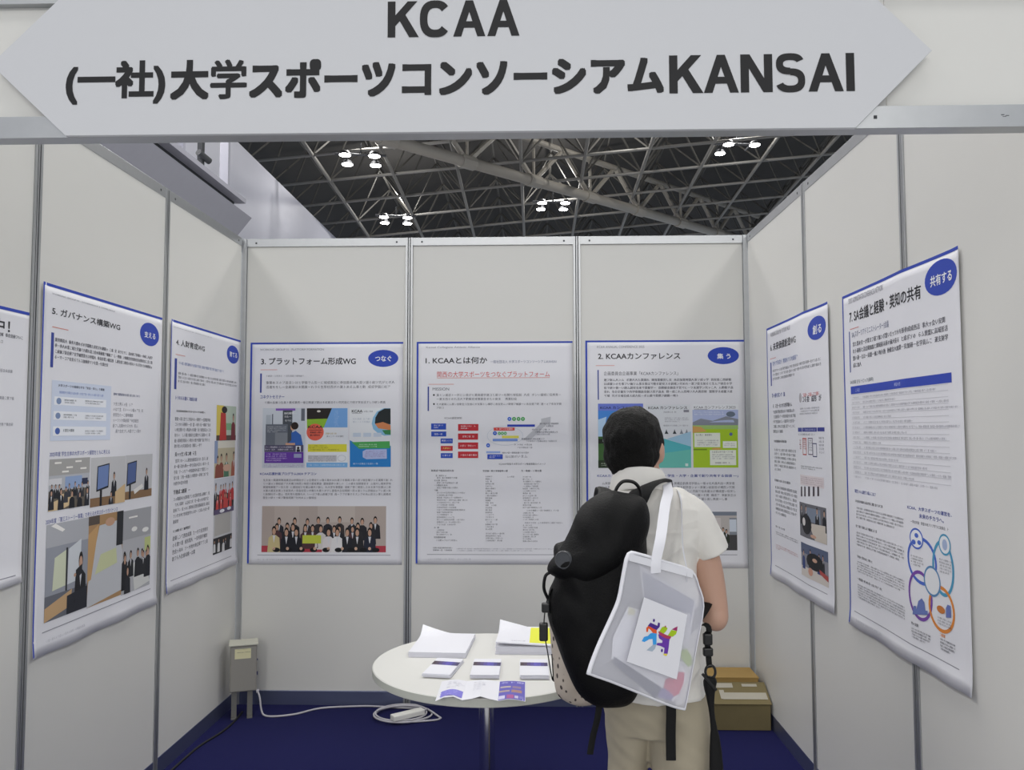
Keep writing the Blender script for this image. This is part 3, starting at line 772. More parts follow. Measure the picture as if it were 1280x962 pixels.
a=Art(lambda u,v,l:(u,-3.0045-.0002*l,-v)); block_text(a,'KCAA',1.409,2.503,1.696,2.4225,'202022'); a.build('latin_lettering',sb,local=False)
a=Art(lambda u,v,l:(u,-3.0045-.0002*l,-v))
for b,x0,z1,x1,z0,w in (('(一社)',.700,2.3795,.921,2.282,.03),('大',.932,2.379,1.017,2.290,.04),('学',1.020,2.379,1.101,2.290,.026),('スポーツコンソーシアム',1.106,2.377,2.006,2.2905,.042)): a.text(x0,-z1,x1,-z0,'202022',b,w)
block_text(a,'KANSAI',2.018,2.3735,2.413,2.290,'202022'); a.build('japanese_lettering',sb,local=False)
# ---------------------------------------------------------------- posters
def photo(A,x0,y0,x1,y1,kind,rnd):
    X=lambda u:x0+(x1-x0)*u; Y=lambda v:y0+(y1-y0)*v; base=A.lay
    def r(a,b,c,d,col,l=1): A.lay=base+l; A.rect(X(a),Y(b),X(c),Y(d),col)
    def p(pts,col,l=2): A.lay=base+l; A.poly([(X(max(0,min(1,a))),Y(max(0,min(1,b)))) for a,b in pts],col)
    def e(cx,cy,rx,ry,col,l=3):
        if cx-rx<0 or cx+rx>1 or cy+ry>1 or cy-ry<0: return
        A.lay=base+l; A.ell(X(cx-rx),Y(cy-ry),X(cx+rx),Y(cy+ry),col,12)
    def man(cx,top,s,asp,body,head=None,skin='c8a088',l=3,tie=True):
        e(cx,top+s*.16,s*.085*asp,s*.16,'1c1a1a',l); e(cx,top+s*.2,s*.065*asp,s*.12,skin,l+1)
        p([(cx-.07*s*asp,top+.33*s),(cx+.07*s*asp,top+.33*s),(cx+.2*s*asp,top+.43*s),(cx+.24*s*asp,top+s),(cx-.24*s*asp,top+s),(cx-.2*s*asp,top+.43*s)],body,l+.4)
        if tie: p([(cx-.05*s*asp,top+.34*s),(cx+.05*s*asp,top+.34*s),(cx,top+.62*s)],'dcdce0',l+.7)
    asp=(y1-y0)/(x1-x0)
    def crowd(n,ya,yb,s,cols,x_a=.02,x_b=.98,l=3):
        for i in range(n):
            u=x_a+(x_b-x_a)*(i+.5)/n+rnd.uniform(-.3,.3)*(x_b-x_a)/n; t=rnd.uniform(ya,yb); man(u,t,s*rnd.uniform(.9,1.1),asp,rnd.choice(cols),l=l,tie=rnd.random()<.5)
    if kind=='group':
        r(0,0,1,1,'b9aca4',0); r(.1,0,.3,.4,'c2b6ae'); r(.45,0,.75,.35,'c4b9b1'); r(0,.86,1,1,'b8404e')
        crowd(9,.2,.28,.5,['26262c','2c2c34','3a3436'],.12,.95,2); crowd(11,.34,.42,.52,['26262c','2c2b30','54383c','d8d4d0'],.08,.9,4)
        for i,(u,b) in enumerate([(.1,'cfc08e'),(.2,'20222a'),(.28,'20222a'),(.54,'e2dcdc'),(.61,'e6e4e4'),(.69,'22242c'),(.77,'26262a'),(.87,'232838')]): man(u,.46 if i else .43,.6,asp,b,l=6)
        r(.33,.63,.48,.81,'c9d44e',8)
        for i in range(9): e(.12+i*.1,.95,.03,.05,'16161a',9)
        for i in range(8): e(.1+i*.11,.92,.012,.035,'d8b49c',9)
    elif kind=='hall':
        r(0,0,1,1,'c2bcb8',0); r(0,0,1,.1,'7f8794'); r(0,.6,1,1,'4a484a'); r(.3,.16,.7,.55,'d4cdca'); r(.86,.16,1,.6,'8a8f98'); r(.86,.2,.99,.52,'d7dfea',2)
        for u in (.55,.62,.68,.74,.8): man(u,.4+rnd.uniform(0,.05),.36,asp,'33382c',l=3)
        r(.05,.72,.5,.8,'3a383a',2)
    elif kind=='class':
        r(0,0,1,1,'b9bcc2',0); r(0,0,1,.32,'a9a8a6'); r(.38,.36,.8,.6,'93a9cf',2); r(.8,.42,.95,.55,'2c3350',2); r(0,.38,.3,.5,'d8d8dc',2)
        for a in ((.12,.06),(.4,.16),(.62,.05),(.75,.2),(.3,.24)): r(a[0],a[1],a[0]+.16,a[1]+.035,'f2f0ea',2)
        r(0,.62,1,1,'6a6258'); p([(.3,.7),(.55,.66),(.62,.9),(.36,.98)],'d8be94',3); p([(0,.86),(.22,.8),(.3,1),(0,1)],'d8be94',3)
        crowd(9,.45,.56,.3,['20222a','2c2e36','3a3c44'],0,1,4); crowd(5,.55,.68,.42,['1c1e26','24262e'],0,1,6)
    elif kind in('screen','screen2'):
        r(0,0,1,1,'c6c6c8',0); r(0,.82,1,1,'8a6c4e'); d=.0 if kind=='screen' else -.12
        p([(.18+d,.18),(.52+d,.13),(.5+d,.64),(.16+d,.7)],'20242e',2); p([(.2+d,.2),(.5+d,.16),(.48+d,.6),(.19+d,.66)],'6f86b8' if kind=='screen' else '55689a',3)
        r(.26+d,.66,.32+d,1,'1c1e24',3); man(.66 if kind=='screen' else .78,.32,.52,asp*.9,'1e2028',l=4)
        if kind=='screen': p([(.7,.75),(1,.6),(1,1),(.7,1)],'d6b88c',5); e(.2,.98,.2,.14,'22242a',6); man(.58,.72,.4,asp,'2a2c34',l=6)
        else: p([(.3,.8),(.62,.68),(.66,.76),(.34,.9)],'e6e4e0',3)
    elif kind=='talk':
        r(0,0,1,1,'9a9ea8',0); r(0,0,1,.24,'b4b6bc'); p([(.1,.02),(.2,0),(.42,.08),(.36,.1)],'f4f2ee',2); p([(.2,.36),(.47,.3),(.47,.68),(.16,.7)],'d5dbc0',2); p([(.52,.3),(.82,.22),(.82,.66),(.5,.68)],'d4d9de',2); r(.46,.28,.5,.74,'2c2e34',3)
        r(0,.74,1,1,'6c6f78',1); man(.82,.36,.62,asp*.8,'202126',l=4); p([(.7,.55),(.85,.5),(.86,.6),(.7,.66)],'23242a',6); e(.68,.6,.03,.02,'c8a088',7); p([(0,.86),(.62,.74),(.58,.92),(0,1)],'c9a67c',4); p([(.5,.8),(1,.76),(1,1),(.5,1)],'282a33',5); e(.12,.75,.14,.03,'30323a',5)
    elif kind=='sheet':
        r(0,0,1,1,'b08c62',0); p([(.3,.12),(.86,.1),(1,.5),(1,.94),(0,1),(.02,.75)],'c8cace',1); p([(.35,.45),(.8,.42),(.84,.6),(.2,.66)],'cfd4a8',2); r(.8,0,1,.4,'2a2c30',2); r(.0,0,.3,.1,'5a5048',1); e(.6,.1,.14,.05,'c9a084',3); p([(.0,.2),(.28,.1),(.1,.7),(0,.72)],'c8a06e',2)
    elif kind=='meet':
        r(0,0,1,1,'b9babe',0); r(0,0,1,.35,'a7a8ac'); r(.2,.08,.5,.1,'f0eee8',2); e(.4,.24,.1,.03,'ecece8',2); e(.8,.28,.12,.03,'ecece8',2); r(.78,.38,1,.55,'c3cc8a',2)
        p([(.35,.66),(.75,.62),(1,.95),(.45,1)],'dadbd8',3); crowd(5,.42,.52,.34,['24262c','1e2026'],0,1,4); man(.1,.5,.45,asp*.8,'1c1e24',l=6,tie=False); man(.9,.48,.4,asp*.8,'20222a',l=6,tie=False); man(.2,.66,.4,asp*.8,'23252c',l=7,tie=False); crowd(3,.5,.56,.3,['24262c'],.7,1,5)
    elif kind=='red1':
        r(0,0,1,1,'b8c6b4',0); r(0,0,.35,1,'d8c45a'); p([(.2,.2),(.45,.22),(.5,.98),(.15,1)],'b83a34',3); e(.38,.12,.14,.1,'2a2020',4); man(.85,.2,.8,asp*.9,'7a3038',l=3,tie=False); r(.4,.5,.75,.7,'7fae82',2); r(0,.85,1,1,'57483c',2)
    elif kind=='red2':
        r(0,0,1,1,'c0b79a',0); r(0,0,1,.2,'d8d4c6'); crowd(4,.3,.4,.7,['8a4a3a','4f7a5e','a8604a'],0,1,3); e(.6,.75,.2,.1,'d0a890',8); r(0,0,.15,.6,'8f9fc0',2)
    elif kind=='red3':
        r(0,0,1,1,'c9ccd4',0); r(0,.45,1,1,'2a2628'); crowd(5,.12,.18,.5,['c03a38','b83434'],.2,1,3); crowd(5,.4,.46,.5,['c84440','c03a38'],.1,.9,5); r(0,.86,1,1,'5a5070',8); e(.4,.93,.12,.05,'e8e8ee',9); e(.75,.9,.1,.05,'e8e8ee',9); man(.08,.1,.8,asp*.7,'26242a',l=4)
    elif kind=='group2':
        r(0,0,1,1,'c9cacc',0); r(0,.6,1,1,'26262a'); r(.06,.02,.9,.55,'b7b5b1',2); crowd(5,.6,.66,.36,['d8d8da','2a2a30','dcdcdc'],0,1,4)
    elif kind=='work1':
        r(0,0,1,1,'6a6a70',0); r(.3,.1,.8,.5,'7d8898'); p([(.4,.55),(1,.5),(1,1),(.6,1)],'cfc6ba',2); crowd(4,.02,.1,.6,['1a1c22','2a2d36','23252c'],0,1,3); e(.3,.6,.2,.3,'1a1a1e',5); e(.2,.55,.07,.12,'d8d4d0',6); e(.55,.9,.1,.05,'caa08a',6)
    elif kind=='work2':
        r(0,0,1,1,'8a8a92',0); r(0,0,1,.3,'55607c'); r(0,.7,1,1,'d4ccc4',1); crowd(4,.1,.2,.6,['1e2026','2c3f7a','26282e'],0,1,3); e(.55,.45,.3,.25,'17171b',6); e(.55,.4,.08,.06,'c8a088',7); e(.4,.78,.08,.12,'d09a84',7); p([(.7,.6),(1,.7),(1,.85),(.72,.72)],'b04a44',7)
    A.lay=base
LABELS={'P3':'poster headed 3 with three flyers and a wide group photo, leftmost on the back wall',
'P1':'poster headed 1 with red headline and name lists, middle of the back wall',
'P2':'poster headed 2 partly behind the man, right-hand poster on the back wall',
'P5':'poster headed 5 with six meeting photos on the left wall',
'P4':'poster headed 4 with a column of photos on the left wall near the back corner',
'P6':'poster headed 6 on the right wall nearer the back corner',
'P7':'large poster headed 7 with a table and four coloured rings on the right wall',
'P0':'smaller poster cut by the left picture edge, beside the nearest left wall post'}
def poster(key):
    side,a0,zt,W_,H_,ops=POSTERS[key]; rnd=random.Random(key)
    def N(u,v):
        n=.0
        if side=='right':
            pu=(a0*-1)  # distance of the wall post from the sheet's left edge
            post={'P6':.99-.375,'P7':1.98-1.438}[key]; n+=.013*math.exp(-math.sqrt((u-post)**2+.0005)/.16)
        if side!='back':
            t=max(0,(v/H_-.93)/.07); n+=t*t*(.004+.006*math.sin(u*9+len(key)+a0*3)**2)
            e=max(0,(u/W_-.93)/.07) if side=='right' else max(0,(.05-u/W_)/.05); n+=.004*e*e
        return n+.0006*math.sin(u*7+v*5)
    th=.0005
    def place(u,v,l=0): return (u,-(N(u,v)+th+(.0005+.00014*l if l else 0)),-v)
    nx,ny=(50 if side=='right' else 26),36; mb=MB()
    g=[place(W_*i/nx,H_*j/ny) for j in range(ny+1) for i in range(nx+1)]
    mb.add(g,[(j*(nx+1)+i,(j+1)*(nx+1)+i,(j+1)*(nx+1)+i+1,j*(nx+1)+i+1) for j in range(ny) for i in range(nx)])
    o=mb.build('poster',M['paper'],smooth=True); sd=o.modifiers.new('t','SOLIDIFY'); sd.thickness=.0003; sd.offset=0
    off=-.0095 if side=='back' else -.002
    if side=='back': o.location=(a0,-off,zt)
    elif side=='left': o.location=(off,a0,zt); o.rotation_euler=(0,0,R(90))
    else: o.location=(2.97-off,a0,zt); o.rotation_euler=(0,0,R(-90))
    tag(o,LABELS[key],'poster','project posters on the booth walls')
    arts={}
    def art(n):
        if n not in arts: arts[n]=Art(place)
        return arts[n]
    b=art('border'); bw=.0105
    b.rect(0,0,W_,bw,'2f49b4')
    if key!='P0': b.rect(0,bw,bw,H_-.006,'2f49b4')
    k=0; lay={}
    for op in ops:
        t,part,q=op[0],op[1],op[2]
        if t=='H':
            part='photo.%d'%k; k+=1
        if part in('heading_lettering','rule') or (key=='P0' and part=='body_text'): part+='.%d'%k; k+=1
        A=art(part); A.lay=lay.get(part,1 if part!='badge_lettering' else 5)
        if t!='P': x0,y0,x1,y1=[c/1000 for c in q]
        if t in 'TG': A.lay+=.6
        if t=='T': A.text(x0,y0,x1,y1,op[3],op[4],op[5])
        elif t=='G': A.greek(x0,y0,x1,y1,op[3],op[4],op[5],op[6],op[7],rnd)
        elif t=='R': A.rect(x0,y0,x1,y1,op[3])
        elif t=='E': A.ell(x0,y0,x1,y1,op[3])
        elif t=='C': A.ring(x0,y0,x1,y1,op[3],op[4]/1000)
        elif t=='O':
            w=op[4]/1000
            for r in ((x0,y0,x1,y0+w),(x0,y1-w,x1,y1),(x0,y0,x0+w,y1),(x1-w,y0,x1,y1)): A.rect(*r,op[3])
        elif t=='P': A.poly([(u/1000,v/1000) for u,v in q],op[3])
        elif t=='H': photo(A,x0,y0,x1,y1,op[3],rnd)
        if part.split('.')[0] in ('flyer','diagram','emblem') and t not in 'TG': lay[part]=lay.get(part,1)+.45
    bo=None
    for n,A in arts.items():
        c=A.build(n.split('.')[0],bo if n=='badge_lettering' else o)
        if n=='badge': bo=c; c['label']='blue oval badge'
        if n=='red_lettering': c['label']='red headline'
    return o
for k in POSTERS: poster(k)
# ---------------------------------------------------------------- hall beyond the booth
wo=MB().box((-6.3,-10,-.05),(-5.9,60,9.05)).build('wall_outer',M['hallwall']); tag(wo,'tall white hall side wall rising behind the left booth wall',None,kind='structure')
def zr(x,y): return 10.1+.09*(x-1.3)-.0535*(y-23.3)
dk=MB(); dk.add([(x,y,zr(x,y)+2.3) for x,y in ((-12,9),(34,9),(34,66),(-12,66))]+[(x,y,zr(x,y)+2.5) for x,y in ((-12,9),(34,9),(34,66),(-12,66))],[(0,1,2,3),(7,6,5,4),(0,4,5,1),(1,5,6,2),(2,6,7,3),(3,7,4,0)])
tag(dk.build('ceiling',M['deck']),'dark hall roof deck above the pipe grid',None,kind='structure')
sf=empty('roof_space_frame',(1.3,24,10),kind='structure'); sf['label']='grid of grey roof pipes with bracing under the dark hall roof'
g=2.06; nx,ny=19,14; X0=-6.9;Y0=14.6
for i in range(nx):
    x=X0+i*g; MB().tube([(x,Y0,zr(x,Y0)),(x,Y0+g*ny,zr(x,Y0+g*ny))],.06,6).build('grid_pipe',M['pipe'],sf,smooth=True)
for j in range(ny):
    y=Y0+j*g; MB().tube([(X0,y,zr(X0,y)),(X0+g*nx,y,zr(X0+g*nx,y))],.05,6).build('grid_pipe',M['pipe'],sf,smooth=True)
for i in range(nx):
    x=X0+(i+.5)*g; MB().tube([(x,Y0,zr(x,Y0)+1.45),(x,Y0+g*ny,zr(x,Y0+g*ny)+1.45)],.05,5).build('upper_pipe',M['pipe2'],sf)
web=MB()
for i in range(nx):
    for j in range(ny):
        x,y=X0+i*g,Y0+j*g
        for a in (-.5,.5):
            for b in (-.5,.5):
                u,v=x+a*g,y+b*g
                web.tube([(x,y,zr(x,y)),(u,v,zr(u,v)+1.45)],.034,4)
web.build('web_bracing',M['pipe2'],sf)['kind']='stuff'
tr=empty('roof_truss',(3.5,23.3,10),kind='structure'); tr['label']='thick diagonal roof truss crossing the hall roof'
a0=Vector((-4.5,14.4,9.45)); d=Vector((9.62+2.356,30.09-16.76,.62)); d.normalize()
L0=lambda t:a0+d*t
MB().tube([L0(0),L0(26)],.17,10).build('lower_chord',M['tpipe'],tr,smooth=True)
U=lambda t:a0+d*t+Vector((0,0,1.35))
MB().tube([U(0),U(26)],.11,8).build('upper_chord',M['tpipe'],tr,smooth=True)
nd=[0.35+3.0*k for k in range(9)]
for k,t in enumerate(nd):
    w=MB(); w.tube([L0(t),U(t-1.5)],.085,6).tube([L0(t),U(t+1.5)],.085,6); w.tube([L0(t),U(t)],.05,6); w.tube([U(t-1.5),U(t-1.5)+Vector((-1.2,1.1,.9))],.05,5)
    c=L0(t); w.tube([c-d*.28,c+d*.28],.21,10); w.build('web_member',M['tpipe'],tr)
def fixture(x,y,z,rz,label,n=4):
    f=empty('high_bay_light',(x,y,z),label,'ceiling light','lit lamps under the hall roof',rz=0)
    m=Matrix.Rotation(rz,3,'Z'); P_=lambda a,b,c=0:Vector((x,y,z))+m@Vector((a,b,c))
    MB().tube([P_(-.75,.0,.16),(P_(.75,.0,.16))],.04,6).tube([P_(-.42,-.42,.12),P_(-.42,.42,.12)],.03,6).tube([P_(.42,-.42,.12),P_(.42,.42,.12)],.03,6).tube([P_(0,0,.16),P_(0,0,.5)],.03,6).build('frame',M['lampb'],f)
    for a,b in ((-.42,-.42),(.42,-.42),(-.42,.42),(.42,.42))[:n]:
        h=MB().lathe([(.05,.13),(.1,.12),(.17,.03),(.18,.0)],P_(a,b),16).build('lamp_head',M['lampb'],f,smooth=True)
        l=MB().lathe([(.01,-.005),(.165,-.005),(.165,-.02),(.01,-.03)],P_(a,b),16).build('lens',M['lamp'],f,smooth=True); l.parent=h; l.matrix_parent_inverse=INV[f.name]@Matrix.Identity(4); l.matrix_parent_inverse=Matrix.Identity(4)
def fl_(x,y,z,p=120):
    l=bpy.data.lights.new('pipe_fill_light','POINT'); l.energy=p; l.shadow_soft_size=.06; l.color=(1,.98,.94); o=bpy.data.objects.new('pipe_fill_light',l); COL.objects.link(o); o.location=(x,y,z+.75)  # fill light added above a fixture to brighten the roof pipes
for q in ((-3.39,18.7,9.62),(-3.33,24.5,9.35),(2.45,24.6,9.85),(8.27,20.9,10.6),(4.33,20.2,10.9)): fl_(*q)
fixture(-3.39,18.7,9.62,.15,'four-lamp ceiling light highest at the left, beside the hall wall')
fixture(-3.33,24.5,9.35,.15,'four-lamp ceiling light lower left, just over the third poster panel')
fixture(2.45,24.6,9.85,.05,'four-lamp ceiling light in the middle of the roof, below the thick truss')
fixture(8.27,20.9,10.6,.1,'ceiling light at the right with three lit lamps, above a shiny pipe',3)
fixture(4.33,20.2,10.9,.1,'small two-lamp ceiling light right under the name board',2)
ga=empty('gallery',(-3.3,9.3,5.4),kind='structure'); ga['label']='grey gallery ledge along the hall side wall'
MB().prism([(-3.27,5.36),(-4.75,3.5),(-5.9,3.5),(-5.9,5.36)],(-4,9.3)).build('soffit',M['gallery'],ga)
MB().prism([(-3.6,5.36),(-5.9,5.36),(-5.9,5.62),(-3.55,5.62)],(-4,9.2)).build('shadow_gap',M['gdark'],ga)
MB().box((-5.9,-4,5.62),(-3.38,9.3,5.7)).build('ledge',M['gallery'],ga)
MB().box((-3.75,-4,5.7),(-3.66,9.0,5.86)).build('rail',M['alu'],ga)
for y in (9.1,7.3,5.6,3.8): MB().box((-3.75,y-.09,5.7),(-3.6,y+.0,8.2)).build('post',M['gallery'],ga)
sp=empty('spotlight',(-3.7,8.2,5.86),'small spotlight clamped to the gallery rail','spotlight')
MB().box((-3.76,8.1,5.86),(-3.68,8.2,6.5)).build('bracket',M['gdark'],sp); MB().tube([(-3.7,8.0,6.1),(-3.62,8.25,6.03)],.055,12).build('lamp_body',M['gdark'],sp,smooth='auto')
# ---------------------------------------------------------------- round table and papers
TX,TY,TZ,TR=1.545,-1.607,.70,.428
t=empty('round_table',(TX,TY,0),'round white table with a single chrome pole standing on the blue carpet','table')
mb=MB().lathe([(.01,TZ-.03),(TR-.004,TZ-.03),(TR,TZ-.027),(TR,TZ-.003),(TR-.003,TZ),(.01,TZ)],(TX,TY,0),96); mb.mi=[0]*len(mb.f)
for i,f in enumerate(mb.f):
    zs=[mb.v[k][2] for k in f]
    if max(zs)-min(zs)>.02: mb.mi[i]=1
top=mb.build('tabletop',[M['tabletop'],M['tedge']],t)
MB().lathe([(.03,.012),(.03,TZ-.036),(.07,TZ-.035),(.07,TZ-.03)],(TX,TY,0),32).build('pole',M['chrome'],t,smooth='auto')
MB().lathe([(.235,.0),(.235,.004),(.2,.012),(.05,.022),(.035,.03)],(TX,TY,0),64).build('base_plate',M['chrome'],t,smooth=True)
def sheaf(name,c,w,l,rot,z,th,curl,label,cat,group,print_=None):
    """one leaflet or handout: a thin bent slab with its printed cover"""
    m=Matrix.Rotation(rot,3,'Z'); nx,ny=10,10
    def pt(u,v,dz): 
        q=m@Vector(((u-.5)*w,(v-.5)*l,0)); return (q.x,q.y,dz+curl(u,v))
    mb=MB(); n=(nx+1)*(ny+1)
    vs=[pt(i/nx,j/ny,0) for j in range(ny+1) for i in range(nx+1)]+[pt(i/nx,j/ny,th) for j in range(ny+1) for i in range(nx+1)]
    fs=[]
    for j in range(ny):
        for i in range(nx):
            a=j*(nx+1)+i; fs+=[(a,a+nx+1,a+nx+2,a+1),(n+a,n+a+1,n+a+nx+2,n+a+nx+1)]
    ed=[i for i in range(nx+1)]+[j*(nx+1)+nx for j in range(1,ny+1)]+[ny*(nx+1)+i for i in range(nx-1,-1,-1)]+[j*(nx+1) for j in range(ny-1,0,-1)]
    for k in range(len(ed)): a,b=ed[k],ed[(k+1)%len(ed)]; fs.append((a,b,n+b,n+a))
    mb.add(vs,fs)
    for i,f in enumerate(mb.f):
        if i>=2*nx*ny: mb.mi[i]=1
    o=mb.build(name,[M['sheet'],M['sheet2']]); o.location=(c[0],c[1],z); tag(o,label,cat,group)
    if print_:
        A=Art(lambda u,v,k:pt(u,1-v,th+.0002+.0001*k)); print_(A); A.build('cover_print',o)
    return o
def stack(name,c,w,l,rot,n,th,curl,labels,cat,group,rnd,jit,z0=TZ,pr=None,topcurl=None):
    first=None
    for k in range(n-1):
        z=z0+.0004+k*(th+.0002); x,y=c[0]+rnd.uniform(-jit,jit),c[1]+rnd.uniform(-jit,jit)
        if first is None: first=sheaf(name,(x,y),w,l,rot,z,th,curl,labels[0],cat,group); first['label']=labels[0]
        else:
            q=first.copy(); COL.objects.link(q); q.location=(x,y,z)
    sheaf(name,c,w,l,rot,z0+.0004+(n-1)*(th+.0002),th,topcurl or curl,labels[1],cat,group,pr)
rnd=random.Random(5)
flat=lambda u,v:0
stack('handout',(1.357,-1.415),.222,.297,R(-3),9,.0021,flat,['white stapled handout inside the thick left-hand stack on the round table','blank white handout with a lifted corner on top of the left-hand stack'],'handout','handouts in the left paper stack',rnd,.0012,
      topcurl=lambda u,v:.035*max(0,(v-.72)/.28)**2*max(0,1-u/.55)**1.2)
def yprint(A):
    A.rect(.56,.06,.985,.93,'eef04a'); A.greek(.25,.83,.5,.87,'9a9aa6',1,1,0,0,rnd)
stack('brochure',(1.692,-1.36),.235,.30,R(-1),7,.0046,flat,['white brochure in the body of the thick stack at the back of the table','white and yellow brochure curling up on top of the thicker back stack'],'brochure','brochures in the yellow-topped stack',rnd,.0015,pr=yprint,
      topcurl=lambda u,v:.012*(1-v)**2*(1-u)+.03*max(0,(v-.6)/.4)**2*max(0,1-u/.5)+.002)
def band(A):
    for i in range(8):
        c=['54484e','5a4e62','5e5280','6258a0','6a62b8','6560b0','5a548c','554e70'][i]; A.rect(i/8,.20+.03*i/8,(i+1)/8,.42+.03*i/8,c)
for k,(x,y,r_,nm) in enumerate([(1.392,-1.72,-8,'left-hand'),(1.549,-1.725,0,'middle'),(1.722,-1.725,1,'right-hand')]):
    stack('leaflet',(x,y),.1,.21,R(r_),7,.0017,lambda u,v:.003*(1-v)**2,['folded white leaflet within the %s small pile on the table'%nm,'white leaflet with a purple band on top of the %s small pile'%nm],'leaflet','leaflets in the %s small pile'%nm,rnd,.0025,pr=band)
def wave(u,v): return .001+.016*(abs(math.sin(u*math.pi*3))**1.3)*(.45+.55*(1-v))*(1 if u<.667 else .45)
def tri(A):
    A.rect(.03,.60,.29,.93,'8a84dc'); A.greek(.05,.64,.27,.9,'b9b6ee',3,.9,0,0,rnd); A.greek(.08,.1,.28,.5,'d5d5de',5,1,1,0,rnd); A.greek(.38,.08,.62,.6,'d8d8e0',7,1,1,0,rnd)
    A.rect(.675,.01,.995,.985,'6c66bc'); A.lay=2; A.greek(.71,.06,.96,.15,'c5c2ec',1,1,0,1,rnd)
    for q in ((.71,.3,.83,.38,'c9bdb0'),(.85,.3,.95,.42,'9a86a0'),(.7,.52,.82,.6,'bda89a'),(.84,.5,.96,.64,'b08a80'),(.7,.78,.77,.95,'d8d4ee'),(.79,.76,.87,.95,'b0609a'),(.88,.8,.92,.93,'d0c8e0'),(.93,.8,.98,.92,'8a84c8')): A.rect(*q)
o=sheaf('open_leaflet',(1.548,-1.962),.29,.205,R(.5),TZ+.0004,.0005,wave,'three-panel leaflet lying open at the front edge of the table','leaflet',None,tri)
# ---------------------------------------------------------------- distribution box, cables, cartons
e=empty('distribution_box',(.105,-.2,0),'small grey power distribution box on two bracket legs in the back left corner','power box')
MB().box((.03,-.22,.142),(.172,-.11,.392)).build('case',M['boxgrey'],e,bevel=.003)
d_=MB().box((.035,-.226,.147),(.167,-.2205,.386)).build('door',M['boxgrey'],e,bevel=.002)
hd=MB().box((.024,-.232,.392),(.178,-.105,.400)).build('hood',M['cream'],e,bevel=.002)
A=Art(lambda u,v,l:(u,-.2262-.0003*l,v)); A.rect(.055,.322,.14,.376,'e2ddb4'); A.lay=2; A.greek(.066,.355,.135,.347,'55524a',1,1,0,1,rnd); A.greek(.066,.372,.12,.366,'8a8674',1,1,0,0,rnd); l_=A.build('label_sticker',e,local=False); l_['label']='cream label sticker'
for x in (.055,.138):
    mb=MB().box((x-.014,-.2,.006),(x+.014,-.165,.142)); mb.box((x-.014,-.235,.0),(x+.014,-.165,.006)); mb.build('bracket_leg',M['boxdark'],e)
MB().box((.172,-.2,.30),(.177,-.185,.31)).box((.172,-.2,.22),(.178,-.185,.24)).build('latch',M['chrome'],e)
MB().tube([(.172,-.19,.128),(.186,-.19,.128)],.011,10).build('cable_gland',M['cable'],e)
e.location.x+=.012; e.rotation_euler.z=R(20)
pts=[(.186,-.17,.126),(.2,-.18,.10),(.215,-.19,.03),(.24,-.20,.007),(.305,-.205,.006),(.403,-.165,.006),(.512,-.07,.006),(.695,.0-.035,.006),(.80,-.03,.006)]
pts+=[(.93,-.05,.006)]
def loop(cx,cy,rx,ry,a0,a1,z0,z1,n=20): return [(cx+rx*math.cos(R(a0+(a1-a0)*i/n)),cy+ry*math.sin(R(a0+(a1-a0)*i/n)),z0+(z1-z0)*i/n) for i in range(n+1)]
pts+=loop(1.0,-.16,.155,.115,70,-290+5,.006,.014)[1:]+loop(.985,-.165,.14,.125,70,-300,.014,.022)[1:]+[(1.13,-.12,.02),(1.2,-.2,.008),(1.21,-.215,.006),(1.18,-.245,.006),(1.06,-.285,.010)]+loop(.99,-.19,.15,.12,-60,-330,.014,.026)+[(1.10,-.16,.026),(1.08,-.165,.024)]
cb=empty('extension_cable',(1.0,-.17,0),'white extension cable running from the grey box to a coil on the carpet','cable')
MB().tube(catmull(pts,4,False),.0052,8).build('cord',M['cable'],cb,smooth=True)
mb=MB().box((.94,-.275,.022),(1.13,-.225,.052),rot=R(38),piv=(1.035,-.25,.03)); mb.build('socket_block',M['tabletop'],cb,bevel=.006)
bc=MB().tube(catmull([(.09,-.14,.006),(.1,-.3,.006),(.09,-.45,.006),(.055,-.62,.006),(.045,-.8,.006),(.04,-1.3,.006),(.035,-2.0,.006),(.04,-2.9,.006)],6,False),.0055,8).build('black_cable',M['bcable'],smooth=True); tag(bc,'black cable lying on the carpet along the left wall','cable')
def carton(name,label,x0,x1,y0,y1,z1,mb_mat,sl=0):
    e=empty(name,((x0+x1)/2,(y0+y1)/2,0),label,'box')
    MB().box((x0,y0,0),(x1,y1,z1)).build('body',mb_mat,e,bevel=.003); return e
c1=carton('carton','cardboard carton with a bright yellow-brown top against the back wall behind the man',2.60,2.938,-.205,-.022,.228,M['card'])
MB().box((2.598,-.21,.228),(2.94,-.02,.233)).build('lid',M['card'],c1); 
c2=carton('carton','dull brown carton with half-torn tape, in front of the yellow-topped one at the right wall',2.655,2.962,-.345,-.212,.135,M['card2'])
mb=MB().prism([(-.352,.134),(-.211,.205),(-.211,.209),(-.354,.138)],(2.65,2.966),axis=0); mb.build('flap',M['card2'],c2)
mb=MB()
def fl(x0,x1,t0,t1):
    q=lambda x,t:(x,-.354+.143*t,.1385+.071*t+.0012)
    mb.add([q(x0,t0),q(x1,t0),q(x1,t1),q(x0,t1)],[(0,1,2,3)])
fl(2.72,2.955,.2,.5); fl(2.7,2.79,.72,.93); fl(2.71,2.735,.22,.62); fl(2.84,2.92,.78,.9)
o=mb.build('packing_tape',M['tape'],c2); sd=o.modifiers.new('t','SOLIDIFY'); sd.thickness=.0006
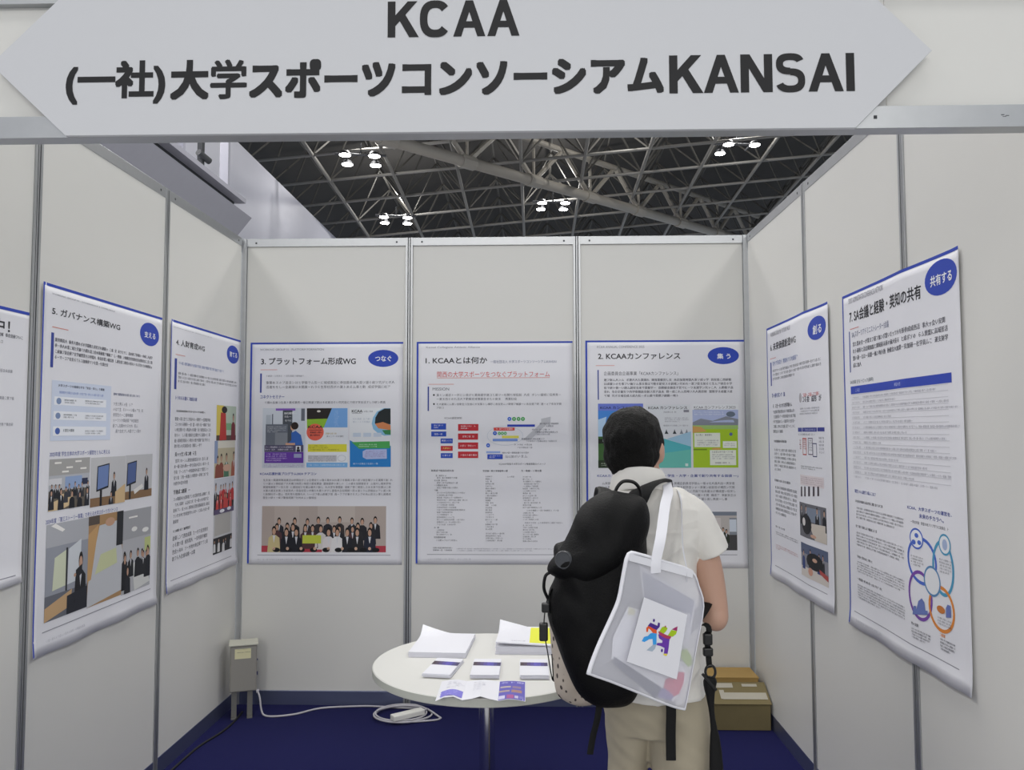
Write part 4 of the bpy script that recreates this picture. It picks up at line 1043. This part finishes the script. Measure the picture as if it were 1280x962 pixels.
# ---------------------------------------------------------------- the man
pe=empty('person',(2.06,-2.4,0),'man in a white polo shirt and beige trousers seen from behind, reading a poster','person')
HM=Matrix.Translation((2.012,-2.385,1.52))@Matrix.Rotation(R(-22),4,'Z')@Matrix.Rotation(R(7),4,'X')
HR=HM.to_3x3(); hp=lambda x,y,z:HM@Vector((x,y,z))
b=MB()
b.ell(hp(0,-.012,.024),(.075,.094,.085),HR,28,18); b.ell(hp(0,.03,-.042),(.059,.062,.072),HR,24,16); b.ell(hp(0,.062,-.102),(.026,.026,.02),HR)
b.tube([hp(0,.085,.008),hp(0,.105,-.022),hp(0,.108,-.032)],.01,10,rs=[.008,.012,.014],round_=True); b.ell(hp(.012,.095,-.034),(.009,.012,.008),HR); b.ell(hp(-.012,.095,-.034),(.009,.012,.008),HR)
b.ell(hp(0,.072,.026),(.052,.018,.011),HR); b.ell(hp(0,.084,-.062),(.022,.012,.012),HR)
for s in (-1,1):
    b.ell(hp(s*.04,.062,-.03),(.022,.018,.02),HR); b.ell(hp(s*.031,.067,.0125),(.016,.0095,.0045),HR); b.ell(hp(s*.031,.067,-.008),(.015,.008,.004),HR)
    er=HR@Matrix.Rotation(R(-s*20),3,'Z'); b.ell(hp(s*.0755,-.004,-.012),(.007,.02,.032),er); b.ell(hp(s*.0795,-.012,-.006),(.006,.013,.023),er)
b.tube([hp(.008,-.014,-.05),(2.025,-2.41,1.44),(2.024,-2.425,1.38)],.056,20,rs=[.059,.058,.066],round_=True)
def torso(mb,g,zs=None):
    rings=[(1.40,2.022,-2.425,.07,.064),(1.385,2.024,-2.425,.108,.074),(1.355,2.034,-2.425,.138,.086),(1.31,2.03,-2.425,.145,.095),(1.24,2.022,-2.42,.138,.105),(1.15,2.026,-2.41,.134,.108),(1.05,2.035,-2.40,.134,.105),(.95,2.045,-2.40,.134,.10),(.86,2.052,-2.40,.132,.10),(.80,2.06,-2.40,.13,.095)]
    mb.rings([[Vector((cx+(rx+g)*math.copysign(abs(math.cos(a))**.85,math.cos(a)),cy+(ry+g)*math.copysign(abs(math.sin(a))**.9,math.sin(a)),z)) for a in [2*math.pi*k/40 for k in range(40)]] for z,cx,cy,rx,ry in rings])
torso(b,0)
def hand(mb,wr,dirv,palm,curl=35,s=1,side=1):
    """five separate fingers on a palm: wr wrist, dirv along the hand, palm the way the palm faces"""
    d=Vector(dirv).normalized(); p=Vector(palm); p=(p-d*p.dot(d)).normalized(); w=d.cross(p)*side; wr=Vector(wr)
    mb.tube([wr-d*.02,wr+d*.02,wr+d*.055,wr+d*.085],.03,14,rs=[(.022,.02),(.026,.016),(.038,.015),(.038,.012)],up=w,round_=False)
    for k,(off,ln) in enumerate(((-.029,.072),(-.010,.08),(.010,.076),(.028,.06))):
        q=wr+d*.075+w*off; pts=[q]; a=0
        for f in (.45,.32,.25):
            a+=R(curl); q=q+(d*math.cos(a)+p*math.sin(a))*ln*f; pts.append(q)
        mb.tube(pts,.008,10,rs=[.0092,.0085,.0078,.0068],round_=True)
    q=wr+d*.025-w*.026; pts=[q]
    for a,f in ((55,.035),(30,.03),(15,.024)): q=q+(d*math.cos(R(a))*1-w*math.sin(R(a))*1+p*.45).normalized()*f; pts.append(q)
    mb.tube(pts,.01,10,rs=[.0125,.0105,.009,.0075],round_=True)
# right arm: down from the sleeve, forearm folded forward
b.tube(catmull([(2.155,-2.425,1.325),(2.203,-2.43,1.20),(2.2225,-2.435,1.065)],5,False),.04,18,rs=[.043-.0007*i for i in range(11)],round_=True)
b.ell((2.222,-2.437,1.058),(.035,.038,.041))
b.tube(catmull([(2.222,-2.435,1.06),(2.187,-2.34,1.08),(2.13,-2.23,1.105)],5,False),.035,16,rs=[.037-.0011*i for i in range(11)],round_=True)
hand(b,(2.13,-2.23,1.105),(-.5,.8,.25),(-.6,-.3,.7),30,1,1)
# left arm: elbow bent, hand holding the cotton bag
b.tube(catmull([(1.915,-2.415,1.31),(1.888,-2.408,1.20),(1.876,-2.40,1.075)],5,False),.04,18,rs=[.046-.0007*i for i in range(11)],round_=True)
b.ell((1.876,-2.402,1.07),(.038,.04,.042))
b.tube(catmull([(1.876,-2.40,1.07),(1.862,-2.32,1.04),(1.842,-2.235,1.035)],5,False),.035,16,rs=[.0385-.0013*i for i in range(11)],round_=True)
hand(b,(1.842,-2.235,1.035),(.05,1,-.25),(.2,-.1,-1),42,1,-1)
for (hx,kx,ax,y) in ((1.99,1.986,1.982,-2.355),(2.125,2.128,2.13,-2.42)):
    b.tube(catmull([(hx,-2.4,.82),(hx,y,.66),(kx,y+.015,.46),(ax,y-.01,.28),(ax,y-.025,.09)],4,False),.06,18,rs=[q_*(.74 if hx<2.05 else 1) for q_ in [.07,.07,.068,.066,.064,.066,.062,.058,.055,.056,.057,.055,.05,.045,.04,.036,.036]],round_=True)
    b.tube([(ax,y-.03,.05),(ax,y+.06,.045),(ax,y+.15,.03)],.035,12,rs=[.036,.036,.03],round_=True)
body=remesh(b,'body',M['skin'],pe,.0045,5)
# eyes and mouth
for s in (-1,1):
    ey=MB().ell(hp(s*.031,.0665,.003),(.0125,.0105,.0075),HR).build('eye',M['white'],pe,smooth=True); MB().ell(hp(s*.031,.0758,.003),(.0048,.002,.005),HR).build('iris',M['iris'],ey,smooth=True)
    MB().ell(hp(s*.032,.0765,.022),(.017,.006,.0035),HR).build('eyebrow',M['hair'],pe,smooth=True)
MB().ell(hp(0,.0955,-.062),(.018,.0025,.0045),HR).build('lips',M['lip'],pe,smooth=True)
# hair: cap over the skull, short at the nape, open at face and ears
b=MB(); b.ell(hp(0,-.019,.03),(.0835,.1,.09),HR,32,20); b.ell(hp(0,-.046,-.012),(.079,.066,.07),HR,28,18); b.ell(hp(0,-.04,-.05),(.062,.058,.046),HR,24,14)
for s in (-1,1): b.ell(hp(s*.072,.012,.01),(.009,.018,.034),HR)
def hairfn(co,n):
    q=HM.inverted()@co; k=noise.noise(Vector((q.x*70,q.y*70,q.z*35)))*.003+noise.noise(q*26)*.0035
    return co+n*k
hair=remesh(b,'hair',M['hair'],pe,.004,3,hairfn)
# cut the fringe line in front of the ears (face stays free)
me=hair.data; bm=bmesh.new(); bm.from_mesh(me); inv=HM.inverted()
kill=[v for v in bm.verts if (lambda q: q.y>.045+.55*q.z+.0 and q.z<.07 or (q.y>.018 and q.z<-.012))(inv@v.co)]
bmesh.ops.delete(bm,geom=kill,context='VERTS'); bm.to_mesh(me); bm.free()
# polo shirt
b=MB(); torso(b,.014)
b=MB()
rings=[(1.415,2.022,-2.425,.066,.064),(1.405,2.023,-2.425,.088,.076),(1.385,2.028,-2.425,.128,.09),(1.355,2.037,-2.425,.156,.102),(1.31,2.032,-2.425,.166,.112),(1.24,2.022,-2.42,.156,.122),(1.15,2.026,-2.41,.151,.125),(1.05,2.036,-2.40,.151,.122),(.95,2.046,-2.40,.151,.124),(.88,2.052,-2.40,.150,.128),(.845,2.052,-2.40,.149,.13),(.845,2.052,-2.40,.138,.118),(.88,2.052,-2.40,.13,.108)]
b.rings([[Vector((cx+rx*math.copysign(abs(math.cos(a))**.85,math.cos(a)),cy+ry*math.copysign(abs(math.sin(a))**.9,math.sin(a)),z)) for a in [2*math.pi*k/48 for k in range(48)]] for z,cx,cy,rx,ry in rings])
b.tube(catmull([(2.09,-2.425,1.352),(2.155,-2.427,1.325),(2.194,-2.43,1.272),(2.218,-2.43,1.228)],4,False),.06,22,rs=[(.06,.062),(.066,.068),(.067,.07),(.066,.07),(.064,.07),(.061,.067),(.058,.064),(.055,.061),(.053,.058),(.052,.057),(.052,.056),(.052,.056),(.052,.056)],up=(1,0,.5))
b.tube(catmull([(1.972,-2.42,1.345),(1.922,-2.415,1.315),(1.897,-2.41,1.27),(1.886,-2.405,1.225)],4,False),.06,22,rs=[(.06,.062),(.066,.068),(.067,.07),(.066,.07),(.064,.07),(.061,.067),(.058,.064),(.055,.061),(.053,.058),(.052,.057),(.051,.056),(.051,.056),(.051,.056)],up=(1,0,-.5))
def shfn(co,n):
    k=noise.noise(Vector((co.x*9+3,co.y*9,co.z*16)))*.005+(1-abs(noise.noise(Vector((co.x*10+co.z*9,co.y*8,co.z*17-co.x*11)))))**3*.007*((1 if co.z<1.3 else .35) if 1.87<co.x<2.17 else .15)-.003*(1 if 1.87<co.x<2.17 else .2)
    return co+n*k
sh=remesh(b,'polo_shirt',M['shirt'],pe,.004,3,shfn)
# collar, folded over
cl=[]
for z,o_,rx,ry in ((1.408,0,.069,.068),(1.447,0,.064,.064),(1.462,-.004,.0655,.067),(1.455,-.006,.072,.075),(1.415,-.004,.086,.086),(1.404,-.002,.093,.09),(1.404,0,.088,.084)):
    cl.append([Vector((2.017+rx*math.cos(a)+.004*(z<1.42),-2.413+o_+ry*math.sin(a)-(z-1.40)*.15*0, z-.012*math.sin(a)*(1 if z>1.43 else .6)-(.014*abs(math.cos(a))**2 if z<1.43 else .006*abs(math.cos(a))**2))) for a in [R(118)+R(324)*k/40 for k in range(41)]])
n_=41; vs=[p for r in cl for p in r]; fs=[(k*n_+i,k*n_+i+1,(k+1)*n_+i+1,(k+1)*n_+i) for k in range(len(cl)-1) for i in range(n_-1)]
o=MB().add(vs,fs).build('collar',M['shirt'],sh,smooth=True); o.matrix_parent_inverse=INV[pe.name].inverted()@INV[pe.name] if False else Matrix.Identity(4)
s_=o.modifiers.new('s','SOLIDIFY'); s_.thickness=.003; u_=o.modifiers.new('u','SUBSURF'); u_.levels=1; u_.render_levels=2
# sleeve seam and back yoke seam, trousers
b=MB()
b.rings([[Vector((cx+rx*math.cos(a),cy+ry*math.sin(a),z)) for a in [2*math.pi*k/40 for k in range(40)]] for z,cx,cy,rx,ry in ((.93,2.05,-2.40,.138,.108),(.87,2.055,-2.40,.142,.118),(.80,2.062,-2.395,.148,.124),(.74,2.063,-2.39,.13,.11))])
for (hx,kx,ax,y,g) in ((1.99,1.986,1.982,-2.35,-.024),(2.126,2.128,2.13,-2.425,.0)):
    b.tube(catmull([(hx,-2.395,.84),(hx,y,.68),(kx,y+.012,.46),(ax,y-.01,.26),(ax,y-.025,.045)],4,False),.08,26,rs=[(.088+g,.1)]*3+[(.086+g,.096),(.084+g,.094),(.082+g,.09),(.08+g,.088),(.079+g,.087),(.078+g,.086)]+[(.077+g,.085)]*8,up=(1,0,0))
def trfn(co,n):
    k=noise.noise(Vector((co.x*7,co.y*7,co.z*9)))*.006+noise.noise(Vector((co.x*10+co.z*10,co.y*8,co.z*26+co.x*16)))*.0055
    return co+n*k
remesh(b,'trousers',M['chino'],pe,.006,4,trfn)
for (ax,y) in ((1.99,-2.385),(2.13,-2.445)):
    b=MB(); b.tube([(ax,y-.045,.05),(ax,y+.02,.052),(ax,y+.1,.045),(ax,y+.18,.034),(ax,y+.205,.03)],.04,16,rs=[(.036,.05),(.042,.055),(.046,.045),(.044,.034),(.03,.026)],up=(1,0,0),round_=True)
    so=remesh(b,'shoe',M['shoe'],pe,.005,3,lambda co,n:Vector((co.x,co.y,max(co.z,.012))))
    q=MB(); pr=[(ax-.044,y-.05),(ax-.03,y-.08),(ax+.03,y-.08),(ax+.044,y-.05),(ax+.05,y+.1),(ax+.044,y+.19),(ax+.02,y+.225),(ax-.02,y+.225),(ax-.044,y+.19),(ax-.05,y+.1)]
    k_=q.prism([(p.x,p.y) for p in catmull([(a,b_,0) for a,b_ in pr],3)],(.0,.014),axis=2).build('sole',M['sole'],so); k_.matrix_parent_inverse=Matrix.Identity(4)
# ---------------------------------------------------------------- bags
def pillow(outl,y0,df,db,K=12,pw=3.2,k=5,ctr=None,wr=None,xm=0,z_lean=0):
    """inflated cushion shape over an outline in x,z; y0(x,z) is its middle plane, front is -y"""
    ol=catmull([(x,0,z) for x,z in outl],k); c=sum(ol,Vector())/len(ol) if ctr is None else Vector((ctr[0],0,ctr[1]))
    mb=MB(); rs=[]
    prof=lambda s:max(0,1-s**pw)**.55
    ss=[.02]+[i/K for i in range(1,K)]+[.985,1.0]
    for sgn,D in ((-1,df),(1,db)):
        for s in (ss if sgn<0 else ss[::-1][1:]):
            ring=[]
            for p in ol:
                x=c.x+(p.x-c.x)*s; z=c.z+(p.z-c.z)*s; y=y0(x,z)+sgn*D*prof(s)
                if wr: y+=wr(x,z)*(1-s**6)*(1 if sgn<0 else .3)
                ring.append(Vector((x,y,z)))
            rs.append(ring)
    mb.rings(rs); return mb
bp=empty('backpack',(1.89,-2.62,.875),'large black backpack with a flap lid worn on the back of the man in white','backpack')
nz=lambda f,a:(lambda x,z:noise.noise(Vector((x*f,0,z*f*.8)))*a+noise.noise(Vector((x*f*2.2+z*7,3,z*f*1.6)))*a*.5)
sack=pillow([(1.808,1.29),(1.86,1.35),(1.95,1.375),(2.002,1.35),(2.012,1.28),(2.012,1.15),(2.005,1.02),(1.99,.92),(1.965,.878),(1.92,.868),(1.876,.873),(1.835,.902),(1.806,.958),(1.779,1.03),(1.758,1.095),(1.761,1.155),(1.778,1.2),(1.775,1.27)],lambda x,z:-2.605,.115,.058,wr=nz(11,.010)).build('main_sack',M['pack'],bp,smooth=True)
lid=pillow([(1.907,1.414),(1.955,1.41),(1.992,1.402),(2.011,1.383),(2.017,1.335),(1.995,1.27),(1.955,1.222),(1.901,1.198),(1.846,1.184),(1.80,1.196),(1.772,1.205),(1.757,1.218),(1.762,1.238),(1.787,1.268),(1.812,1.312),(1.845,1.376)],lambda x,z:-2.625-.035*max(0,(1.40-z)/.2),.085,.05,pw=2.6,wr=nz(13,.012)).build('flap_lid',M['pack'],bp,smooth=True)
# rubber logo disc on the lid
c=Vector((1.795,-2.712,1.253)); nrm=Vector((-.42,-.9,.12)).normalized(); q=nrm.to_track_quat('Z','Y').to_matrix()
mb=MB(); mb.rings([[c+q@Vector((r*math.cos(2*math.pi*k/28),r*math.sin(2*math.pi*k/28),h)) for k in range(28)] for r,h in ((.022,-.012),(.0225,0),(.020,.003),(.0185,.0015),(.004,.002))]); o=mb.build('round_badge',M['rubber'],lid,smooth='auto'); o.matrix_parent_inverse=Matrix.Identity(4); o['label']='round grey rubber badge'
def strap(name,pts,w,th,parent,mat_,up,k=6):
    return MB().tube(catmull(pts,k,False),.01,8,flat=(w/2,th/2),up=up).build(name,mat_,parent,smooth='auto')
strap('grab_handle',[(1.931,-2.60,1.385),(1.936,-2.60,1.415),(1.95,-2.60,1.434),(1.967,-2.60,1.438),(1.986,-2.60,1.432),(1.999,-2.60,1.412),(2.0,-2.60,1.38)],.02,.009,bp,M['pack2'],(0,1,0))
strap('shoulder_strap',[(1.985,-2.56,1.37),(2.01,-2.545,1.405),(2.045,-2.50,1.424),(2.078,-2.44,1.424),(2.095,-2.37,1.405),(2.105,-2.31,1.345),(2.115,-2.275,1.25),(2.14,-2.265,1.15),(2.19,-2.33,1.10),(2.215-.02,-2.43,1.10),(2.12,-2.54,1.05),(2.0,-2.565,.98)],.055,.014,bp,M['pack2'],(1,0,0.3))
strap('shoulder_strap',[(1.90,-2.56,1.33),(1.915,-2.535,1.375),(1.925,-2.49,1.395),(1.925,-2.42,1.402),(1.925,-2.35,1.385),(1.92,-2.305,1.32),(1.905,-2.28,1.22),(1.88,-2.275,1.15),(1.845,-2.33,1.13),(1.84,-2.48,1.10),(1.86,-2.545,1.02)],.055,.014,bp,M['pack2'],(1,0,-.3))
# side compression strap with buckles, hanging webbing
st=strap('side_strap',[(1.768,-2.63,1.17),(1.754,-2.63,1.13),(1.748,-2.63,1.07),(1.757,-2.63,1.01),(1.766,-2.63,.955),(1.771,-2.625,.943),(1.768,-2.61,1.0)],.014,.003,bp,M['pack2'],(0,1,0))
for z,x,h in ((1.122,1.753,.024),(1.062,1.747,.045)):
    o=MB().box((x-.011,-2.645,z-h/2),(x+.011,-2.627,z+h/2)).build('buckle',M['plast'],st,bevel=.004); o.matrix_parent_inverse=Matrix.Identity(4)
strap('lid_loop',[(1.766,-2.66,1.215),(1.752,-2.66,1.205),(1.748,-2.66,1.175),(1.757,-2.655,1.15)],.016,.008,bp,M['pack2'],(0,1,0))
strap('webbing_tail',[(1.892,-2.58,.88),(1.886,-2.575,.83),(1.874,-2.57,.78),(1.866,-2.57,.735)],.018,.003,bp,M['pack2'],(1,.3,0))
strap('webbing_tail',[(2.07,-2.545,.90),(2.079,-2.548,.85),(2.078,-2.545,.78),(2.078,-2.545,.712)],.026,.003,bp,M['pack2'],(1,0,0))
hb=strap('waist_strap',[(1.99,-2.56,1.02),(2.09,-2.55,1.04),(2.17,-2.53,1.055),(2.185,-2.53,1.04),(2.178,-2.53,1.03),(2.181,-2.53,.99),(2.184,-2.53,.945)],.018,.003,bp,M['pack2'],(1,.4,0))
for z,h,w in ((1.02,.03,.024),(.987,.022,.026)):
    o=MB().box((2.180-w/2,-2.541,z-h/2),(2.180+w/2,-2.525,z+h/2)).build('buckle',M['plast'],hb,bevel=.004); o.matrix_parent_inverse=Matrix.Identity(4)
o=MB().tube([(2.186+.013*math.cos(a),-2.532,.935+.017*math.sin(a)) for a in [2*math.pi*k/20 for k in range(20)]],.0035,8,close=True).build('strap_ring',M['plast'],hb,smooth=True); o.matrix_parent_inverse=Matrix.Identity(4)
tl=MB().tube(catmull([(2.186,-2.532,.922),(2.184,-2.532,.89),(2.188,-2.532,.83),(2.195,-2.53,.77),(2.198,-2.53,.69),(2.20,-2.53,.61)],4,False),.01,10,rs=[(.012,.01),(.016,.012),(.018,.012),(.017,.012),(.015,.011),(.012,.009),(.010,.007),(.008,.006),(.007,.005),(.007,.005),(.008,.005),(.009,.005),(.012,.006),(.014,.006),(.016,.006),(.017,.006),(.018,.007),(.018,.007),(.018,.007),(.018,.007),(.017,.007)],up=(1,0,0)).build('strap_tail',M['pack2'],bp,smooth=True)
MB().tube([(2.163,-2.54,.932),(2.198,-2.545,.892)],.004,6).build('toggle',M['plast'],bp)
# white mesh tote
V3=lambda p:Vector(p)/1000
tn=Vector((.527,-.85,0))       # the tote's face, towards the aisle
tt=empty('tote_bag',V3((2000,-2700,880)),'white see-through mesh tote bag with a colourful printed logo hanging behind the man','bag')
ol=catmull([V3(p) for p in TOTE['outline']],3); c=sum(ol,Vector())/len(ol)
def face(sgn,D,m):
    mb=MB(); rs=[]
    for s in (1,.9,.75,.6,.45,.3,.15,.02): rs.append([c+(p-c)*s+tn*sgn*(.0015+D*max(0,1-s**2.4)) for p in ol])
    n=len(ol); vs=[p for r in rs for p in r]; fs=[(k*n+i,k*n+(i+1)%n,(k+1)*n+(i+1)%n,(k+1)*n+i) for k in range(len(rs)-1) for i in range(n)]; fs.append(tuple(range((len(rs)-1)*n,len(rs)*n)))
    return mb.add(vs,fs)
face(1,.012,0).build('front_face',M['meshfab'],tt,smooth=True); face(-1,.014,0).build('back_face',M['meshfab'],tt,smooth=True)
mb=MB(); rs=[[c+(p-c)*s+tn*h for p in ol] for s,h in ((1.0,-.004),(1.008,0),(1.0,.004),(.968,.0068),(.968,.0055))]
mb.rings(rs,cap=False); mb.build('hem',M['hem'],tt,smooth=True)
q=[V3(p) for p in TOTE['band']]
mb=MB(); mb.rings([[p+tn*.0085 for p in q],[p+tn*.0065 for p in q]]); mb.build('top_band',M['hem'],tt)
h1=[V3(p) for p in TOTE['handle']]; h2=[V3(p) for p in TOTE['handle2']]
m1=(h1[0]+h1[1])/2; m2=(h2[0]+h2[1])/2
strap('handle',[m1+Vector((-.001,0,-.03))+tn*.011,m1+tn*.011,Vector((2.035,-2.70,1.31)),Vector((2.062,-2.60,1.375)),Vector((2.082,-2.53,1.405)),Vector((2.09,-2.46,1.422)),Vector((2.10,-2.40,1.42)),Vector((2.11,-2.345,1.395))],.026,.0022,tt,M['hem'],(1,.25,0))
strap('handle',[m2+Vector((0,0,-.03))-tn*.0,m2+Vector((0,.0,.0)),Vector((2.105,-2.61,1.265)),Vector((2.112,-2.56,1.31)),Vector((2.116,-2.535,1.36)),Vector((2.12,-2.50,1.385)),Vector((2.125,-2.44,1.402)),Vector((2.126,-2.39,1.398)),Vector((2.13,-2.345,1.375))],.020,.0022,tt,M['hem'],(.28,1,0))
def flatpoly(pts,off,col,name=None,parent=None,mt=None,th=.0006):
    ps=[V3(p)+tn*off for p in pts]; mb=MB(); mb.rings([ps,[p-tn*th for p in ps]]); return mb
pn=flatpoly(TOTE['panel'],.0185,None).build('logo_panel',M['hem'],tt)
A=Art(lambda u,v,l:u+tn*(.0188+.0002*l))
for col,pts in TOTE['logo']: A.raw([(V3(p),0) for p in pts],[tuple(range(len(pts)))],col)
for col,p,r in TOTE['dots']:
    ax=Vector((.85,.527,0)); A.lay=2; A.raw([(V3(p)+ax*(r/1000*math.cos(2*math.pi*k/16))+Vector((0,0,r*1.25/1000*math.sin(2*math.pi*k/16))),0) for k in range(16)],[tuple(range(16))],col)
l=A.build('printed_logo',pn,local=False); l.matrix_parent_inverse=Matrix.Identity(4)
def paperthing(name,key,label,off,prints):
    ps=[V3(p) for p in TOTE[key]]; cc=sum(ps,Vector())/len(ps)
    mb=flatpoly(TOTE[key],off,None,th=.002); o=mb.build(name,M['sheet'],loc=cc); tag(o,label,'brochure'); root_inv(o)
    A=Art(lambda u,v,l:u+tn*(off+.0003+.0002*l))
    for k,col in prints: A.lay+=.5; A.raw([(V3(p),0) for p in TOTE[k]],[tuple(range(len(TOTE[k])))],col)
    A.build('cover_print',o,local=False)
paperthing('brochure','brochure','brochure with a grey-blue cover standing inside the mesh tote, behind the other one',-.003,[('bro_blue','4c5884')])
paperthing('booklet','leaflet','white booklet with a pink figure inside the mesh tote, nearest its front',.007,[('leaf_band','585b70'),('leaf_lav','8478b0'),('leaf_pink','d44a74'),('leaf_green','a8c060'),('leaf_yel','dcd9b0')])
# beige cotton bag on the left arm
M['print']=mat('patterned_cotton','c6bbae',.9,bump=.15,bscale=300)
nt=M['print'].node_tree; bs=nt.nodes['Principled BSDF']; tc=nt.nodes.new('ShaderNodeTexCoord'); mpn=nt.nodes.new('ShaderNodeMapping'); mpn.inputs['Scale'].default_value=(52,52,30); vo=nt.nodes.new('ShaderNodeTexVoronoi'); vo.inputs['Scale'].default_value=1; rp=nt.nodes.new('ShaderNodeValToRGB')
rp.color_ramp.elements[0].position=.2; rp.color_ramp.elements[0].color=lin('4a4040'); rp.color_ramp.elements[1].position=.26; rp.color_ramp.elements[1].color=lin('cbbfb2')
nt.links.new(tc.outputs['Object'],mpn.inputs[0]); nt.links.new(mpn.outputs[0],vo.inputs['Vector']); nt.links.new(vo.outputs['Distance'],rp.inputs[0]); nt.links.new(rp.outputs[0],bs.inputs['Base Color'])
cbg=empty('cotton_bag',(1.86,-2.2,.735),'beige patterned cotton bag peeking out at the left below the black backpack','bag')
pillow([(1.775,1.0),(1.83,1.005),(1.90,1.003),(1.925,.99),(1.935,.9),(1.93,.79),(1.91,.745),(1.86,.735),(1.815,.75),(1.788,.78),(1.78,.86),(1.772,.94)],lambda x,z:-2.2,.045,.045,wr=nz(14,.012)).build('bag_body',M['print'],cbg,smooth=True)
for y in (-2.225,-2.175): strap('handle',[(1.81,y,.98),(1.825,y,1.01),(1.845,-2.2+.4*(y+2.2)+.03,1.03),(1.87,y,1.01),(1.89,y,.98)],.02,.003,cbg,M['pouch'],(0,1,0))
